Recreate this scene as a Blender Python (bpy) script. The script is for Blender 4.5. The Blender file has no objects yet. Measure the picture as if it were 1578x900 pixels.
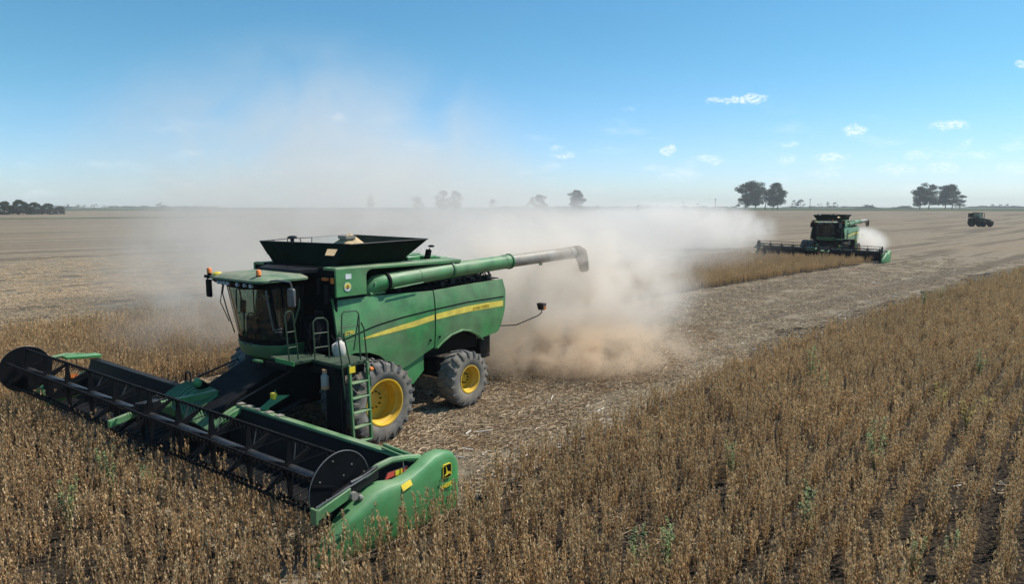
import bpy, bmesh, math, random
import numpy as np
from mathutils import Vector, Matrix
from mathutils import noise as mnoise
R = math.radians
rng = random.Random(7)
nrg = np.random.default_rng(11)
scene = bpy.context.scene
C = scene.collection

# ------------------------------------------------------------------ camera
PITCH = math.atan((450 - 318.5) / 1050.0)
cam_data = bpy.data.cameras.new("camera")
cam_data.sensor_width = 36.0
cam_data.lens = 36.0 * 1050.0 / 1578.0
cam_data.clip_start = 0.2
cam_data.clip_end = 20000
cam = bpy.data.objects.new("camera", cam_data)
C.objects.link(cam)
cam.location = (0, 0, 5.6)
cam.rotation_euler = (R(90) - PITCH, 0, 0)
scene.camera = cam

# ------------------------------------------------------------------ light
SUN = Vector((0.535, 0.215, 0.82)).normalized()
SUN_EL = math.asin(SUN.z)
SUN_AZ = math.atan2(SUN.x, SUN.y)
world = bpy.data.worlds.new("World")
scene.world = world
world.use_nodes = True
sun_data = bpy.data.lights.new("sun", 'SUN')
sun_data.energy = 5.0
sun_data.angle = R(0.53)
sun_data.color = (1.0, 0.95, 0.87)
sun = bpy.data.objects.new("sun", sun_data)
C.objects.link(sun)
sun.location = (30, 0, 60)
sun.rotation_euler = (-SUN).to_track_quat('-Z', 'Y').to_euler()
scene.view_settings.view_transform = 'Standard'
scene.view_settings.look = 'None'
scene.view_settings.gamma = 1.0
scene.view_settings.exposure = 0.2
scene.view_settings.use_curve_mapping = False
cy = scene.cycles
cy.use_denoising = True
cy.max_bounces = 8
cy.diffuse_bounces = 2
cy.glossy_bounces = 2
cy.transmission_bounces = 4
cy.transparent_max_bounces = 8
cy.volume_bounces = 5
cy.volume_step_rate = 1.0
cy.volume_max_steps = 128
cy.sample_clamp_indirect = 6.0

# ------------------------------------------------------------------ node helpers
def nd(nt, kind, loc=None, **kw):
    n = nt.nodes.new(kind)
    for k, v in kw.items():
        if k in n.inputs.keys() if False else False:
            pass
        setattr(n, k, v)
    return n
def math_node(nt, op, a, b=None, c=None, clamp=False):
    n = nt.nodes.new('ShaderNodeMath'); n.operation = op; n.use_clamp = clamp
    for i, v in enumerate((a, b, c)):
        if v is None: continue
        if isinstance(v, (int, float)): n.inputs[i].default_value = v
        else: nt.links.new(v, n.inputs[i])
    return n.outputs[0]
def mix_col(nt, f, a, b):
    n = nt.nodes.new('ShaderNodeMix'); n.data_type = 'RGBA'
    for s, v in ((n.inputs[0], f), (n.inputs[6], a), (n.inputs[7], b)):
        if isinstance(v, (int, float)): s.default_value = v
        elif isinstance(v, tuple): s.default_value = (*v[:3], 1)
        else: nt.links.new(v, s)
    return n.outputs[2]
def noise_tex(nt, vec, scale, detail=3, rough=0.55, mapping=None):
    if mapping:
        m = nt.nodes.new('ShaderNodeMapping'); nt.links.new(vec, m.inputs[0])
        m.inputs['Scale'].default_value = mapping.get('scale', (1, 1, 1))
        m.inputs['Rotation'].default_value = mapping.get('rot', (0, 0, 0))
        vec = m.outputs[0]
    n = nt.nodes.new('ShaderNodeTexNoise'); nt.links.new(vec, n.inputs['Vector'])
    n.inputs['Scale'].default_value = scale; n.inputs['Detail'].default_value = detail
    n.inputs['Roughness'].default_value = rough
    return n.outputs['Fac']
def ramp(nt, f, lo, hi):
    n = nt.nodes.new('ShaderNodeMapRange'); n.interpolation_type = 'SMOOTHSTEP'
    nt.links.new(f, n.inputs[0]); n.inputs[1].default_value = lo; n.inputs[2].default_value = hi
    return n.outputs[0]
def new_mat(name):
    m = bpy.data.materials.new(name); m.use_nodes = True
    nt = m.node_tree; nt.nodes.clear()
    out = nt.nodes.new('ShaderNodeOutputMaterial')
    return m, nt, out
DUST = (0.30, 0.25, 0.19)
def surf(name, col, rough=0.5, metal=0.0, dust=0.15, var=0.12, nscale=3.0, bump=0.0, bscale=40, coat=0.0, spec=0.5, up=0.25):
    m, nt, out = new_mat(name)
    b = nt.nodes.new('ShaderNodeBsdfPrincipled')
    tc = nt.nodes.new('ShaderNodeTexCoord'); geo = nt.nodes.new('ShaderNodeNewGeometry')
    n1 = noise_tex(nt, tc.outputs['Object'], nscale, 5, 0.6)
    n2 = noise_tex(nt, tc.outputs['Object'], nscale * 0.35, 3)
    dark = tuple(c * (1 - var * 2) for c in col); lite = tuple(min(1, c * (1 + var)) for c in col)
    base = mix_col(nt, ramp(nt, n1, 0.3, 0.7), dark, lite)
    sep = nt.nodes.new('ShaderNodeSeparateXYZ'); nt.links.new(geo.outputs['Normal'], sep.inputs[0])
    upf = math_node(nt, 'MULTIPLY', math_node(nt, 'MAXIMUM', sep.outputs[2], 0.0), up)
    fac = math_node(nt, 'MULTIPLY', ramp(nt, n2, 0.2, 0.75), dust * 1.6)
    fac = math_node(nt, 'ADD', fac, math_node(nt, 'MULTIPLY', upf, ramp(nt, n1, 0.25, 0.7)), clamp=True)
    base = mix_col(nt, fac, base, DUST)
    nt.links.new(base, b.inputs['Base Color'])
    r = math_node(nt, 'ADD', math_node(nt, 'MULTIPLY', fac, 0.5), rough, clamp=True)
    nt.links.new(r, b.inputs['Roughness'])
    b.inputs['Metallic'].default_value = metal
    b.inputs['Specular IOR Level'].default_value = spec
    if bump:
        bn = nt.nodes.new('ShaderNodeBump'); bn.inputs['Strength'].default_value = bump
        bn.inputs['Distance'].default_value = 0.02
        nt.links.new(noise_tex(nt, tc.outputs['Object'], bscale, 4), bn.inputs['Height'])
        nt.links.new(bn.outputs[0], b.inputs['Normal'])
    nt.links.new(b.outputs[0], out.inputs[0])
    return m

M = {}
M['green'] = surf('green paint', (0.035, 0.25, 0.07), 0.30, dust=0.24, var=0.18, up=0.40, nscale=2.2)
M['green_dark'] = surf('green paint low panel', (0.03, 0.16, 0.05), 0.45, dust=0.18)
M['green_clean'] = surf('bright green polyethylene', (0.02, 0.26, 0.065), 0.38, dust=0.18, var=0.14, up=0.30, nscale=2.0)
M['tank'] = surf('dark green tank sheet', (0.003, 0.011, 0.006), 0.75, dust=0.0, up=0.04, spec=0.08)
M['tankin'] = surf('tank lining', (0.16, 0.19, 0.19), 0.5, dust=0.2)
M['black'] = surf('black sheet', (0.006, 0.007, 0.009), 0.6, dust=0.006, up=0.03, spec=0.06)
M['blackm'] = surf('black metal', (0.009, 0.010, 0.013), 0.42, dust=0.01, up=0.05, spec=0.35)
M['backsheet'] = surf('dark grey header sheet', (0.008, 0.010, 0.013), 0.55, dust=0.015, up=0.03, nscale=1.5, spec=0.12)
M['rubber'] = surf('rubber tyre', (0.16, 0.158, 0.155), 0.85, dust=0.55, var=0.25, nscale=6, up=-0.2, bump=0.3, spec=0.2)
M['lug'] = surf('rubber lug', (0.11, 0.11, 0.11), 0.85, dust=0.30, var=0.2, nscale=6, up=-0.1, spec=0.2)
M['yellow'] = surf('yellow rim paint', (0.74, 0.45, 0.012), 0.45, dust=0.14, var=0.10, up=0.05, nscale=4)
M['stripe'] = surf('yellow stripe', (0.85, 0.66, 0.09), 0.5, dust=0.08, up=0.0)
M['steel'] = surf('worn grey tube', (0.30, 0.285, 0.26), 0.38, metal=0.25, dust=0.40, var=0.15, up=0.2)
M['spout'] = surf('brown rubber spout', (0.10, 0.085, 0.075), 0.7, dust=0.25)
M['orange'] = surf('orange lens', (0.85, 0.22, 0.03), 0.25, dust=0.05)
M['amber'] = surf('yellow lens', (0.85, 0.62, 0.03), 0.25, dust=0.05)
M['red'] = surf('red reflector', (0.80, 0.08, 0.06), 0.35, dust=0.05)
M['white'] = surf('white print', (0.75, 0.76, 0.76), 0.5, dust=0.05, up=0)
M['lens'] = surf('clear lamp lens', (0.45, 0.5, 0.55), 0.1, dust=0.05)
M['cushion'] = surf('dark seat cloth', (0.03, 0.03, 0.03), 0.9, dust=0.03)
M['skin'] = surf('skin', (0.42, 0.24, 0.16), 0.6, dust=0.0, up=0)
M['shirt'] = surf('dark work shirt', (0.05, 0.06, 0.09), 0.9, dust=0.05)
M['hair'] = surf('dark cap', (0.05, 0.03, 0.02), 0.9, dust=0.0)
M['grain'] = surf('soybean grain', (0.55, 0.40, 0.22), 0.8, dust=0.0, var=0.2, nscale=40, bump=0.6, bscale=90, up=0)
M['mirror'] = surf('mirror housing', (0.10, 0.11, 0.12), 0.3, dust=0.15)
M['jug'] = surf('dusty white plastic', (0.62, 0.58, 0.52), 0.5, dust=0.3)
M['canister'] = surf('grey dusty canister', (0.34, 0.34, 0.33), 0.5, dust=0.25)
M['platform'] = surf('dark green tread plate', (0.008, 0.04, 0.015), 0.7, dust=0.05, up=0.10)
M['roofgreen'] = surf('dusty cab roof', (0.04, 0.16, 0.07), 0.5, dust=0.3, up=0.45)
M['wall'] = surf('whitewashed wall', (0.72, 0.71, 0.68), 0.9, dust=0.05)
M['roof'] = surf('grey farm roof', (0.20, 0.21, 0.22), 0.7, dust=0.1)
M['wood'] = surf('grey pole wood', (0.12, 0.10, 0.08), 0.9, dust=0.1)
M['bark'] = surf('tree bark', (0.09, 0.075, 0.06), 0.95, dust=0.1)
def glass_mat():
    m, nt, out = new_mat('tinted cab glass')
    tr = nt.nodes.new('ShaderNodeBsdfTransparent'); tr.inputs[0].default_value = (0.42, 0.52, 0.48, 1)
    gl = nt.nodes.new('ShaderNodeBsdfGlossy'); gl.inputs['Roughness'].default_value = 0.04
    gl.inputs[0].default_value = (0.9, 0.95, 1, 1)
    df = nt.nodes.new('ShaderNodeBsdfDiffuse'); df.inputs[0].default_value = (*DUST, 1)
    fr = nt.nodes.new('ShaderNodeFresnel'); fr.inputs[0].default_value = 1.5
    mx = nt.nodes.new('ShaderNodeMixShader'); nt.links.new(fr.outputs[0], mx.inputs[0])
    nt.links.new(tr.outputs[0], mx.inputs[1]); nt.links.new(gl.outputs[0], mx.inputs[2])
    mx2 = nt.nodes.new('ShaderNodeMixShader')
    tc = nt.nodes.new('ShaderNodeTexCoord')
    nt.links.new(math_node(nt, 'MULTIPLY', ramp(nt, noise_tex(nt, tc.outputs['Object'], 2.5, 4), 0.3, 0.8), 0.18), mx2.inputs[0])
    nt.links.new(mx.outputs[0], mx2.inputs[1]); nt.links.new(df.outputs[0], mx2.inputs[2])
    nt.links.new(mx2.outputs[0], out.inputs[0])
    return m
M['glass'] = glass_mat()

# ------------------------------------------------------------------ mesh builder
class MB:
    def __init__(self): self.v = []; self.f = []
    def add(self, vs, fs):
        o = len(self.v); self.v += [tuple(p) for p in vs]; self.f += [tuple(i + o for i in q) for q in fs]
        return self
    def box(self, a, b):
        x0, y0, z0 = [min(p) for p in zip(a, b)]; x1, y1, z1 = [max(p) for p in zip(a, b)]
        return self.add([(x0,y0,z0),(x1,y0,z0),(x1,y1,z0),(x0,y1,z0),(x0,y0,z1),(x1,y0,z1),(x1,y1,z1),(x0,y1,z1)],
                        [(3,2,1,0),(4,5,6,7),(0,1,5,4),(1,2,6,5),(2,3,7,6),(3,0,4,7)])
    def hexa(self, p):   # 8 points: bottom loop, top loop
        return self.add(p, [(3,2,1,0),(4,5,6,7),(0,1,5,4),(1,2,6,5),(2,3,7,6),(3,0,4,7)])
    def tube(self, pts, r, n=8, caps=True):
        pts = [Vector(p) for p in pts]; rr = r if isinstance(r, (list, tuple)) else [r] * len(pts)
        rings = []; up = None
        for i, p in enumerate(pts):
            d = (pts[min(i+1, len(pts)-1)] - pts[max(i-1, 0)]).normalized()
            if up is None:
                up = Vector((0,0,1)) if abs(d.z) < 0.9 else Vector((1,0,0))
            a = d.cross(up).normalized(); b = a.cross(d).normalized(); up = b
            rings.append([p + a * math.cos(2*math.pi*k/n) * rr[i] + b * math.sin(2*math.pi*k/n) * rr[i] for k in range(n)])
        vs = [q for ring in rings for q in ring]; fs = []
        for i in range(len(pts) - 1):
            for k in range(n):
                k2 = (k + 1) % n
                fs.append((i*n+k, i*n+k2, (i+1)*n+k2, (i+1)*n+k))
        if caps:
            fs.append(tuple(range(n-1, -1, -1))); fs.append(tuple((len(pts)-1)*n + k for k in range(n)))
        return self.add(vs, fs)
    def prism(self, poly, y0, y1, ax='y'):   # poly in (x,z), extruded along y
        n = len(poly); y0, y1 = min(y0, y1), max(y0, y1)
        mk = {'y': lambda p, t: (p[0], t, p[1]), 'x': lambda p, t: (t, p[0], p[1]), 'z': lambda p, t: (p[0], p[1], t)}[ax]
        vs = [mk(p, y0) for p in poly] + [mk(p, y1) for p in poly]
        fs = [tuple(range(n)), tuple(range(2*n-1, n-1, -1))] + [(i, i+n, (i+1) % n + n, (i+1) % n) for i in range(n)]
        return self.add(vs, fs)
    def lathe(self, prof, c, n=48, a0=0.0):  # profile (radius, y) round the y axis through c
        vs = []; fs = []; m = len(prof)
        for k in range(n):
            a = a0 + 2*math.pi*k/n
            for (r, y) in prof: vs.append((c[0] + r*math.cos(a), c[1] + y, c[2] + r*math.sin(a)))
        for k in range(n):
            k2 = (k+1) % n
            for j in range(m-1): fs.append((k*m+j, k*m+j+1, k2*m+j+1, k2*m+j))
        return self.add(vs, fs)
    def loft(self, rings, caps=True, closed=True):
        n = len(rings[0]); vs = [p for r in rings for p in r]; fs = []
        for i in range(len(rings)-1):
            for k in range(n if closed else n-1):
                k2 = (k+1) % n
                fs.append((i*n+k, i*n+k2, (i+1)*n+k2, (i+1)*n+k))
        if caps: fs.append(tuple(range(n-1,-1,-1))); fs.append(tuple((len(rings)-1)*n+k for k in range(n)))
        return self.add(vs, fs)
    def sphere(self, c, r, n=10, m=6, sx=1, sy=1, sz=1):
        rings = []
        for i in range(m+1):
            t = -math.pi/2 + math.pi*i/m; rr = max(0.001, math.cos(t))
            rings.append([(c[0]+sx*r*rr*math.cos(2*math.pi*k/n), c[1]+sy*r*rr*math.sin(2*math.pi*k/n), c[2]+sz*r*math.sin(t)) for k in range(n)])
        return self.loft(rings)
    def build(self, name, mat, parent=None, angle=35, bevel=0, fn=None, fix=True):
        vs = [fn(p) for p in self.v] if fn else self.v
        me = bpy.data.meshes.new(name); me.from_pydata(vs, [], self.f); me.update()
        if fix:
            bm = bmesh.new(); bm.from_mesh(me); bmesh.ops.recalc_face_normals(bm, faces=bm.faces); bm.to_mesh(me); bm.free()
        if angle:
            for p in me.polygons: p.use_smooth = True
            me.set_sharp_from_angle(angle=R(angle))
        me.materials.append(mat)
        o = bpy.data.objects.new(name, me); C.objects.link(o)
        if parent: o.parent = parent
        if bevel:
            b = o.modifiers.new('bevel', 'BEVEL'); b.width = bevel; b.segments = 2; b.limit_method = 'ANGLE'; b.angle_limit = R(40)
        return o
def tag(o, label=None, cat=None, group=None, kind=None):
    if label: o['label'] = label
    if cat: o['category'] = cat
    if group: o['group'] = group
    if kind: o['kind'] = kind
    return o
def empty(name, loc=(0,0,0), rz=0.0):
    o = bpy.data.objects.new(name, None); C.objects.link(o)
    o.empty_display_size = 0.3; o.location = loc; o.rotation_euler = (0, 0, rz); return o
def copy_tree(o, parent=None):
    c = o.copy(); C.objects.link(c)
    if parent: c.parent = parent
    for ch in list(o.children): copy_tree(ch, c)
    return c
def text_mesh(name, txt, size, mat, parent, mtx, shear=0.0, fn=None, offset=0.0, xs=1.0):
    cu = bpy.data.curves.new(name, 'FONT'); cu.body = txt; cu.size = size; cu.shear = shear
    cu.extrude = 0.002; cu.offset = offset; cu.resolution_u = 3
    t = bpy.data.objects.new(name, cu); C.objects.link(t)
    dg = bpy.context.evaluated_depsgraph_get()
    me = bpy.data.meshes.new_from_object(t.evaluated_get(dg))
    bpy.data.objects.remove(t); bpy.data.curves.remove(cu)
    for v in me.vertices:
        p = mtx @ Vector((v.co.x * xs, v.co.y, v.co.z)); v.co = fn(p) if fn else p
    me.materials.clear(); me.materials.append(mat)
    o = bpy.data.objects.new(name, me); C.objects.link(o); o.parent = parent; return o
def side_mtx(x, y, z, slope=0.0):  # text on a left-hand side panel: reads towards -x, faces +y
    ex = Vector((-1, 0, slope)).normalized(); ey = Vector((slope, 0, 1)).normalized(); ez = Vector((0, 1, 0))
    m = Matrix.Identity(4)
    for i, v in enumerate((ex, ey, ez)):
        for j in range(3): m[j][i] = v[j]
    m.translation = (x, y, z); return m

# ------------------------------------------------------------------ field layout
# right-hand edge of the standing crop, and its parallel offsets (to the left = positive)
EDGE = [(-14, -5.0), (-7.4, 3.7), (-1.0, 11.9), (3.9, 18.0), (9.9, 24.85), (21.5, 36.65), (43.7, 57.9), (75, 87), (170, 172), (420, 390)]
def edge_samples(step=0.5):
    P = [Vector(p) for p in EDGE]; out = []
    for i in range(1, len(P)-2):
        p0, p1, p2, p3 = P[i-1], P[i], P[i+1], P[i+2]
        L = (p2-p1).length; n = max(2, int(L/step))
        for k in range(n):
            t = k/n
            out.append(0.5*((2*p1) + (-p0+p2)*t + (2*p0-5*p1+4*p2-p3)*t*t + (-p0+3*p1-3*p2+p3)*t*t*t))
    # extend backwards in a straight line
    d = (out[0]-out[1]).normalized(); pre = [out[0]+d*step*k for k in range(1, 80)][::-1]
    return np.array([tuple(p) for p in pre + out])
ES = edge_samples()
ET = np.gradient(ES, axis=0); ET /= np.linalg.norm(ET, axis=1)[:, None]
EN = np.stack([-ET[:, 1], ET[:, 0]], 1)
def so(x, y):   # distance to the left of the crop edge, vectorised
    x = np.atleast_1d(x); y = np.atleast_1d(y); res = np.zeros(len(x))
    for i in range(0, len(x), 4000):
        d = (x[i:i+4000, None]-ES[None, :, 0])**2 + (y[i:i+4000, None]-ES[None, :, 1])**2
        j = d.argmin(1)
        res[i:i+4000] = (x[i:i+4000]-ES[j, 0])*EN[j, 0] + (y[i:i+4000]-ES[j, 1])*EN[j, 1]
    return res
TH1 = R(37.8)
M0 = (-5.130, 17.383)
TH2 = R(39.0)
M2 = (34.7, 74.8)
def to_machine(x, y, m0, th):
    dx, dy = x-m0[0], y-m0[1]
    return -math.sin(th)*dx - math.cos(th)*dy, math.cos(th)*dx - math.sin(th)*dy
CUT0, CUT1 = 12.6, 27.0
def is_crop(x, y):
    o = so(x, y)
    u1, v1 = to_machine(x, y, M0, TH1); h1 = u1 + 0.055*v1
    u2, v2 = to_machine(x, y, M2, TH2); h2 = u2 + 0.055*v2
    near = (u1 > -2) & (u1 < 9)
    a = (o <= 0) & ~(near & (v1 < 6.45) & (h1 < 4.2))
    b = (o > 0) & (o < CUT0) & (h1 > 4.2)
    c = (o >= CUT0) & (o < CUT1) & (h2 > 4.2) & ~((np.abs(v2) < 6.5) & (h2 < 4.4))
    c = c & ~((v1 > -6.3) & (u1 > -12) & (h1 < 4.2) & (u1 < 5))
    return a | b | c
def ground_h(x, y):
    d = math.hypot(x, y); t = min(1, max(0, (d-250)/450)); return 3.0*t*t*(3-2*t)

# ------------------------------------------------------------------ sky
def build_sky():
    nt = world.node_tree; nt.nodes.clear()
    out = nt.nodes.new('ShaderNodeOutputWorld'); bg = nt.nodes.new('ShaderNodeBackground')
    sky = nt.nodes.new('ShaderNodeTexSky'); sky.sky_type = 'NISHITA'; sky.sun_disc = False
    sky.sun_elevation = SUN_EL; sky.sun_rotation = SUN_AZ
    sky.altitude = 50; sky.air_density = 1.0; sky.dust_density = 0.35; sky.ozone_density = 3.0
    tc = nt.nodes.new('ShaderNodeTexCoord')
    sep = nt.nodes.new('ShaderNodeSeparateXYZ'); nt.links.new(tc.outputs['Generated'], sep.inputs[0])
    # directions as tangent-plane slopes so clouds stay flat-bottomed
    yy = math_node(nt, 'MAXIMUM', sep.outputs[1], 0.05)
    X = math_node(nt, 'DIVIDE', sep.outputs[0], yy); Z = math_node(nt, 'DIVIDE', sep.outputs[2], yy)
    cmb = nt.nodes.new('ShaderNodeCombineXYZ'); nt.links.new(X, cmb.inputs[0]); nt.links.new(Z, cmb.inputs[1])
    wn = nt.nodes.new('ShaderNodeTexNoise'); nt.links.new(cmb.outputs[0], wn.inputs['Vector'])
    wn.inputs['Scale'].default_value = 60; wn.inputs['Detail'].default_value = 4
    ws = nt.nodes.new('ShaderNodeSeparateColor'); nt.links.new(wn.outputs['Color'], ws.inputs[0])
    wx = math_node(nt, 'MULTIPLY', math_node(nt, 'SUBTRACT', ws.outputs[0], 0.5), 0.036)
    wz = math_node(nt, 'MULTIPLY', math_node(nt, 'SUBTRACT', ws.outputs[1], 0.5), 0.016)
    X = math_node(nt, 'ADD', X, wx); Z = math_node(nt, 'ADD', Z, wz)
    clouds = [(1106,159,20,4,.85),(1132,158,22,4,.9),(1157,156,17,6,1.0),(1308,203,15,7,1),(1440,197,15,5,.8),(1462,194,18,7,.9),(1555,107,10,4,.8),
              (1029,233,12,6,.9),(1092,247,20,6,.6),(870,241,16,5,.6),(856,229,9,4,.5),(1213,224,12,4,.5),(1208,248,12,7,.5),
              (1275,244,22,7,.7),(1408,240,18,8,.55),(1380,262,30,7,.45),(1450,258,22,8,.5),(1500,240,20,6,.5),(1480,220,12,4,.4),
              (528,185,12,5,.5),(845,257,18,5,.35),(1040,272,26,8,.35),(1555,226,16,5,.4),(1270,268,26,6,.35),(1560,260,28,8,.4),(968,170,12,3,.2)]
    acc = None
    for (px, py, w, h, a) in clouds:
        cx = (px-789)/1058.0; cz = (318.5-py)/1058.0
        dx = math_node(nt, 'DIVIDE', math_node(nt, 'SUBTRACT', X, cx), w/1058.0*1.15)
        dz = math_node(nt, 'DIVIDE', math_node(nt, 'SUBTRACT', Z, cz), h/1058.0*1.25)
        d2 = math_node(nt, 'ADD', math_node(nt, 'MULTIPLY', dx, dx), math_node(nt, 'MULTIPLY', dz, dz))
        mr = nt.nodes.new('ShaderNodeMapRange'); mr.interpolation_type = 'SMOOTHSTEP'
        nt.links.new(d2, mr.inputs[0]); mr.inputs[1].default_value = 1.5; mr.inputs[2].default_value = -0.15
        mr.inputs[3].default_value = 0; mr.inputs[4].default_value = a
        acc = mr.outputs[0] if acc is None else math_node(nt, 'MAXIMUM', acc, mr.outputs[0])
    fz = noise_tex(nt, cmb.outputs[0], 150, 5, 0.65, {'scale': (1, 1.8, 1)})
    acc = math_node(nt, 'MULTIPLY', acc, math_node(nt, 'ADD', math_node(nt, 'MULTIPLY', ramp(nt, fz, .36, .64), .70), .12))
    # wisps between the small clouds
    wisp = noise_tex(nt, cmb.outputs[0], 9, 6, 0.62, {'scale': (1, 3.2, 1)})
    band = math_node(nt, 'MULTIPLY', ramp(nt, Z, 0.0, 0.03), ramp(nt, Z, 0.17, 0.05))
    wm = math_node(nt, 'MULTIPLY', math_node(nt, 'MULTIPLY', ramp(nt, wisp, 0.52, 0.75), band), 0.35)
    acc = math_node(nt, 'MAXIMUM', acc, wm)
    hs = nt.nodes.new('ShaderNodeHueSaturation'); nt.links.new(sky.outputs[0], hs.inputs['Color'])
    hs.inputs['Saturation'].default_value = 1.10
    tint = nt.nodes.new('ShaderNodeMix'); tint.data_type = 'RGBA'; tint.blend_type = 'MULTIPLY'; tint.inputs[0].default_value = 1.0
    nt.links.new(hs.outputs[0], tint.inputs[6]); nt.links.new(mix_col(nt, ramp(nt, Z, -0.01, 0.26), (.80, .93, 1.20), (.57, .94, .95)), tint.inputs[7])
    col = mix_col(nt, acc, tint.outputs[2], (8.2, 8.6, 9.0))
    nt.links.new(col, bg.inputs[0]); bg.inputs[1].default_value = 0.12
    nt.links.new(bg.outputs[0], out.inputs[0])
build_sky()

# ------------------------------------------------------------------ ground
def ground_mat():
    m, nt, out = new_mat('stubble field')
    b = nt.nodes.new('ShaderNodeBsdfPrincipled'); b.inputs['Roughness'].default_value = 0.95
    b.inputs['Specular IOR Level'].default_value = 0.1
    geo = nt.nodes.new('ShaderNodeNewGeometry'); P = geo.outputs['Position']
    rot = {'rot': (0, 0, -R(45.5))}
    fine = noise_tex(nt, P, 9.0, 6, 0.7)
    mid = noise_tex(nt, P, 0.9, 5, 0.65)
    big = noise_tex(nt, P, 0.05, 4, 0.5)
    mp = nt.nodes.new('ShaderNodeMapping'); nt.links.new(P, mp.inputs[0]); mp.vector_type = 'POINT'
    mp.inputs['Rotation'].default_value = (0, 0, -R(44.5))
    stripe = nt.nodes.new('ShaderNodeTexNoise'); sm = nt.nodes.new('ShaderNodeMapping')
    nt.links.new(mp.outputs[0], sm.inputs[0]); sm.inputs['Scale'].default_value = (0.012, 0.38, 1)
    nt.links.new(sm.outputs[0], stripe.inputs['Vector']); stripe.inputs['Scale'].default_value = 1.0; stripe.inputs['Detail'].default_value = 3
    stripe.inputs['Roughness'].default_value = 0.6
    s2 = nt.nodes.new('ShaderNodeTexNoise'); sm2 = nt.nodes.new('ShaderNodeMapping')
    nt.links.new(mp.outputs[0], sm2.inputs[0]); sm2.inputs['Scale'].default_value = (0.25, 3.0, 1)
    nt.links.new(sm2.outputs[0], s2.inputs['Vector']); s2.inputs['Scale'].default_value = 1.0; s2.inputs['Detail'].default_value = 4
    c = mix_col(nt, ramp(nt, fine, 0.33, 0.68), (0.072, 0.058, 0.040), (0.37, 0.30, 0.205))
    c2 = mix_col(nt, ramp(nt, mid, 0.3, 0.7), (0.115, 0.092, 0.064), (0.27, 0.222, 0.155))
    c = mix_col(nt, 0.5, c, c2)
    c = mix_col(nt, math_node(nt, 'MULTIPLY', ramp(nt, stripe.outputs['Fac'], 0.51, 0.57), 0.85), c, (0.105, 0.082, 0.058))
    c = mix_col(nt, math_node(nt, 'MULTIPLY', ramp(nt, s2.outputs['Fac'], 0.52, 0.72), 0.35), c, (0.12, 0.09, 0.065))
    c = mix_col(nt, math_node(nt, 'MULTIPLY', ramp(nt, big, 0.45, 0.7), 0.3), c, (0.23, 0.16, 0.10))
    nt.links.new(c, b.inputs['Base Color'])
    bn = nt.nodes.new('ShaderNodeBump'); bn.inputs['Strength'].default_value = 0.8; bn.inputs['Distance'].default_value = 0.05
    nt.links.new(fine, bn.inputs['Height']); nt.links.new(bn.outputs[0], b.inputs['Normal'])
    nt.links.new(b.outputs[0], out.inputs[0]); return m
def far_mat(name, a, bcol, sc):
    m, nt, out = new_mat(name)
    b = nt.nodes.new('ShaderNodeBsdfPrincipled'); b.inputs['Roughness'].default_value = 1.0
    b.inputs['Specular IOR Level'].default_value = 0.05
    geo = nt.nodes.new('ShaderNodeNewGeometry')
    n = noise_tex(nt, geo.outputs['Position'], sc, 4, 0.6, {'scale': (1, 0.25, 1)})
    nt.links.new(mix_col(nt, ramp(nt, n, 0.35, 0.65), a, bcol), b.inputs['Base Color'])
    nt.links.new(b.outputs[0], out.inputs[0]); return m
def polar_sheet(name, radii, mat, dz=0.0, a0=-180, a1=180, na=180, kind='structure'):
    vs = []; fs = []
    full = (a1-a0) >= 360
    for r in radii:
        for k in range(na + (0 if full else 1)):
            a = R(a0 + (a1-a0)*k/na); x, y = r*math.sin(a), r*math.cos(a)
            vs.append((x, y, ground_h(x, y) + dz))
    n = na if full else na+1
    for i in range(len(radii)-1):
        for k in range(na):
            k2 = (k+1) % n
            fs.append((i*n+k, i*n+k2, (i+1)*n+k2, (i+1)*n+k))
    mb = MB(); mb.add(vs, fs); o = mb.build(name, mat, None, angle=80)
    return tag(o, kind=kind)
g = polar_sheet('ground', [0.01, 20, 60, 120, 200, 250] + list(range(280, 740, 30)) + [800, 1200, 2000, 3000], ground_mat())
pas = polar_sheet('far_pasture', [590, 620, 650, 680, 720, 800, 1200, 2000, 2995], far_mat('far green pasture', (0.035, 0.055, 0.03), (0.09, 0.10, 0.05), 0.01), 0.04, -60, 60, 60)
ltf = polar_sheet('far_green_strip', [352, 366, 380], far_mat('grass strip', (0.045, 0.07, 0.03), (0.10, 0.11, 0.055), 0.05), 0.06, -55, -12, 40)

# soil under the standing crop, following the curved rows
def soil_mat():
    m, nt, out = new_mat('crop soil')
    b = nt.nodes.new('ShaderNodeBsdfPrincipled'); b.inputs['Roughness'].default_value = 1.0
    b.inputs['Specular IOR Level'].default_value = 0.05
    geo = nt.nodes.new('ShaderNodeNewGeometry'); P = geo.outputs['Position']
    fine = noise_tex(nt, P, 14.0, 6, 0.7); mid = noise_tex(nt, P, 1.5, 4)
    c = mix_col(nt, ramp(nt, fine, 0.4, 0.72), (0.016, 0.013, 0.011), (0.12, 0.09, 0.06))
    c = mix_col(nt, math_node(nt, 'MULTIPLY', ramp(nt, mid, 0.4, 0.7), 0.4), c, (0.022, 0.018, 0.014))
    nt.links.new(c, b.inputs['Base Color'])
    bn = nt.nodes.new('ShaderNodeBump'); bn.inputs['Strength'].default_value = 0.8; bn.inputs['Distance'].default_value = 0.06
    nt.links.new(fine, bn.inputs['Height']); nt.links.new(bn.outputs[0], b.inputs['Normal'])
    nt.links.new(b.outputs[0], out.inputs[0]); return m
SOIL = soil_mat()
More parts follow.
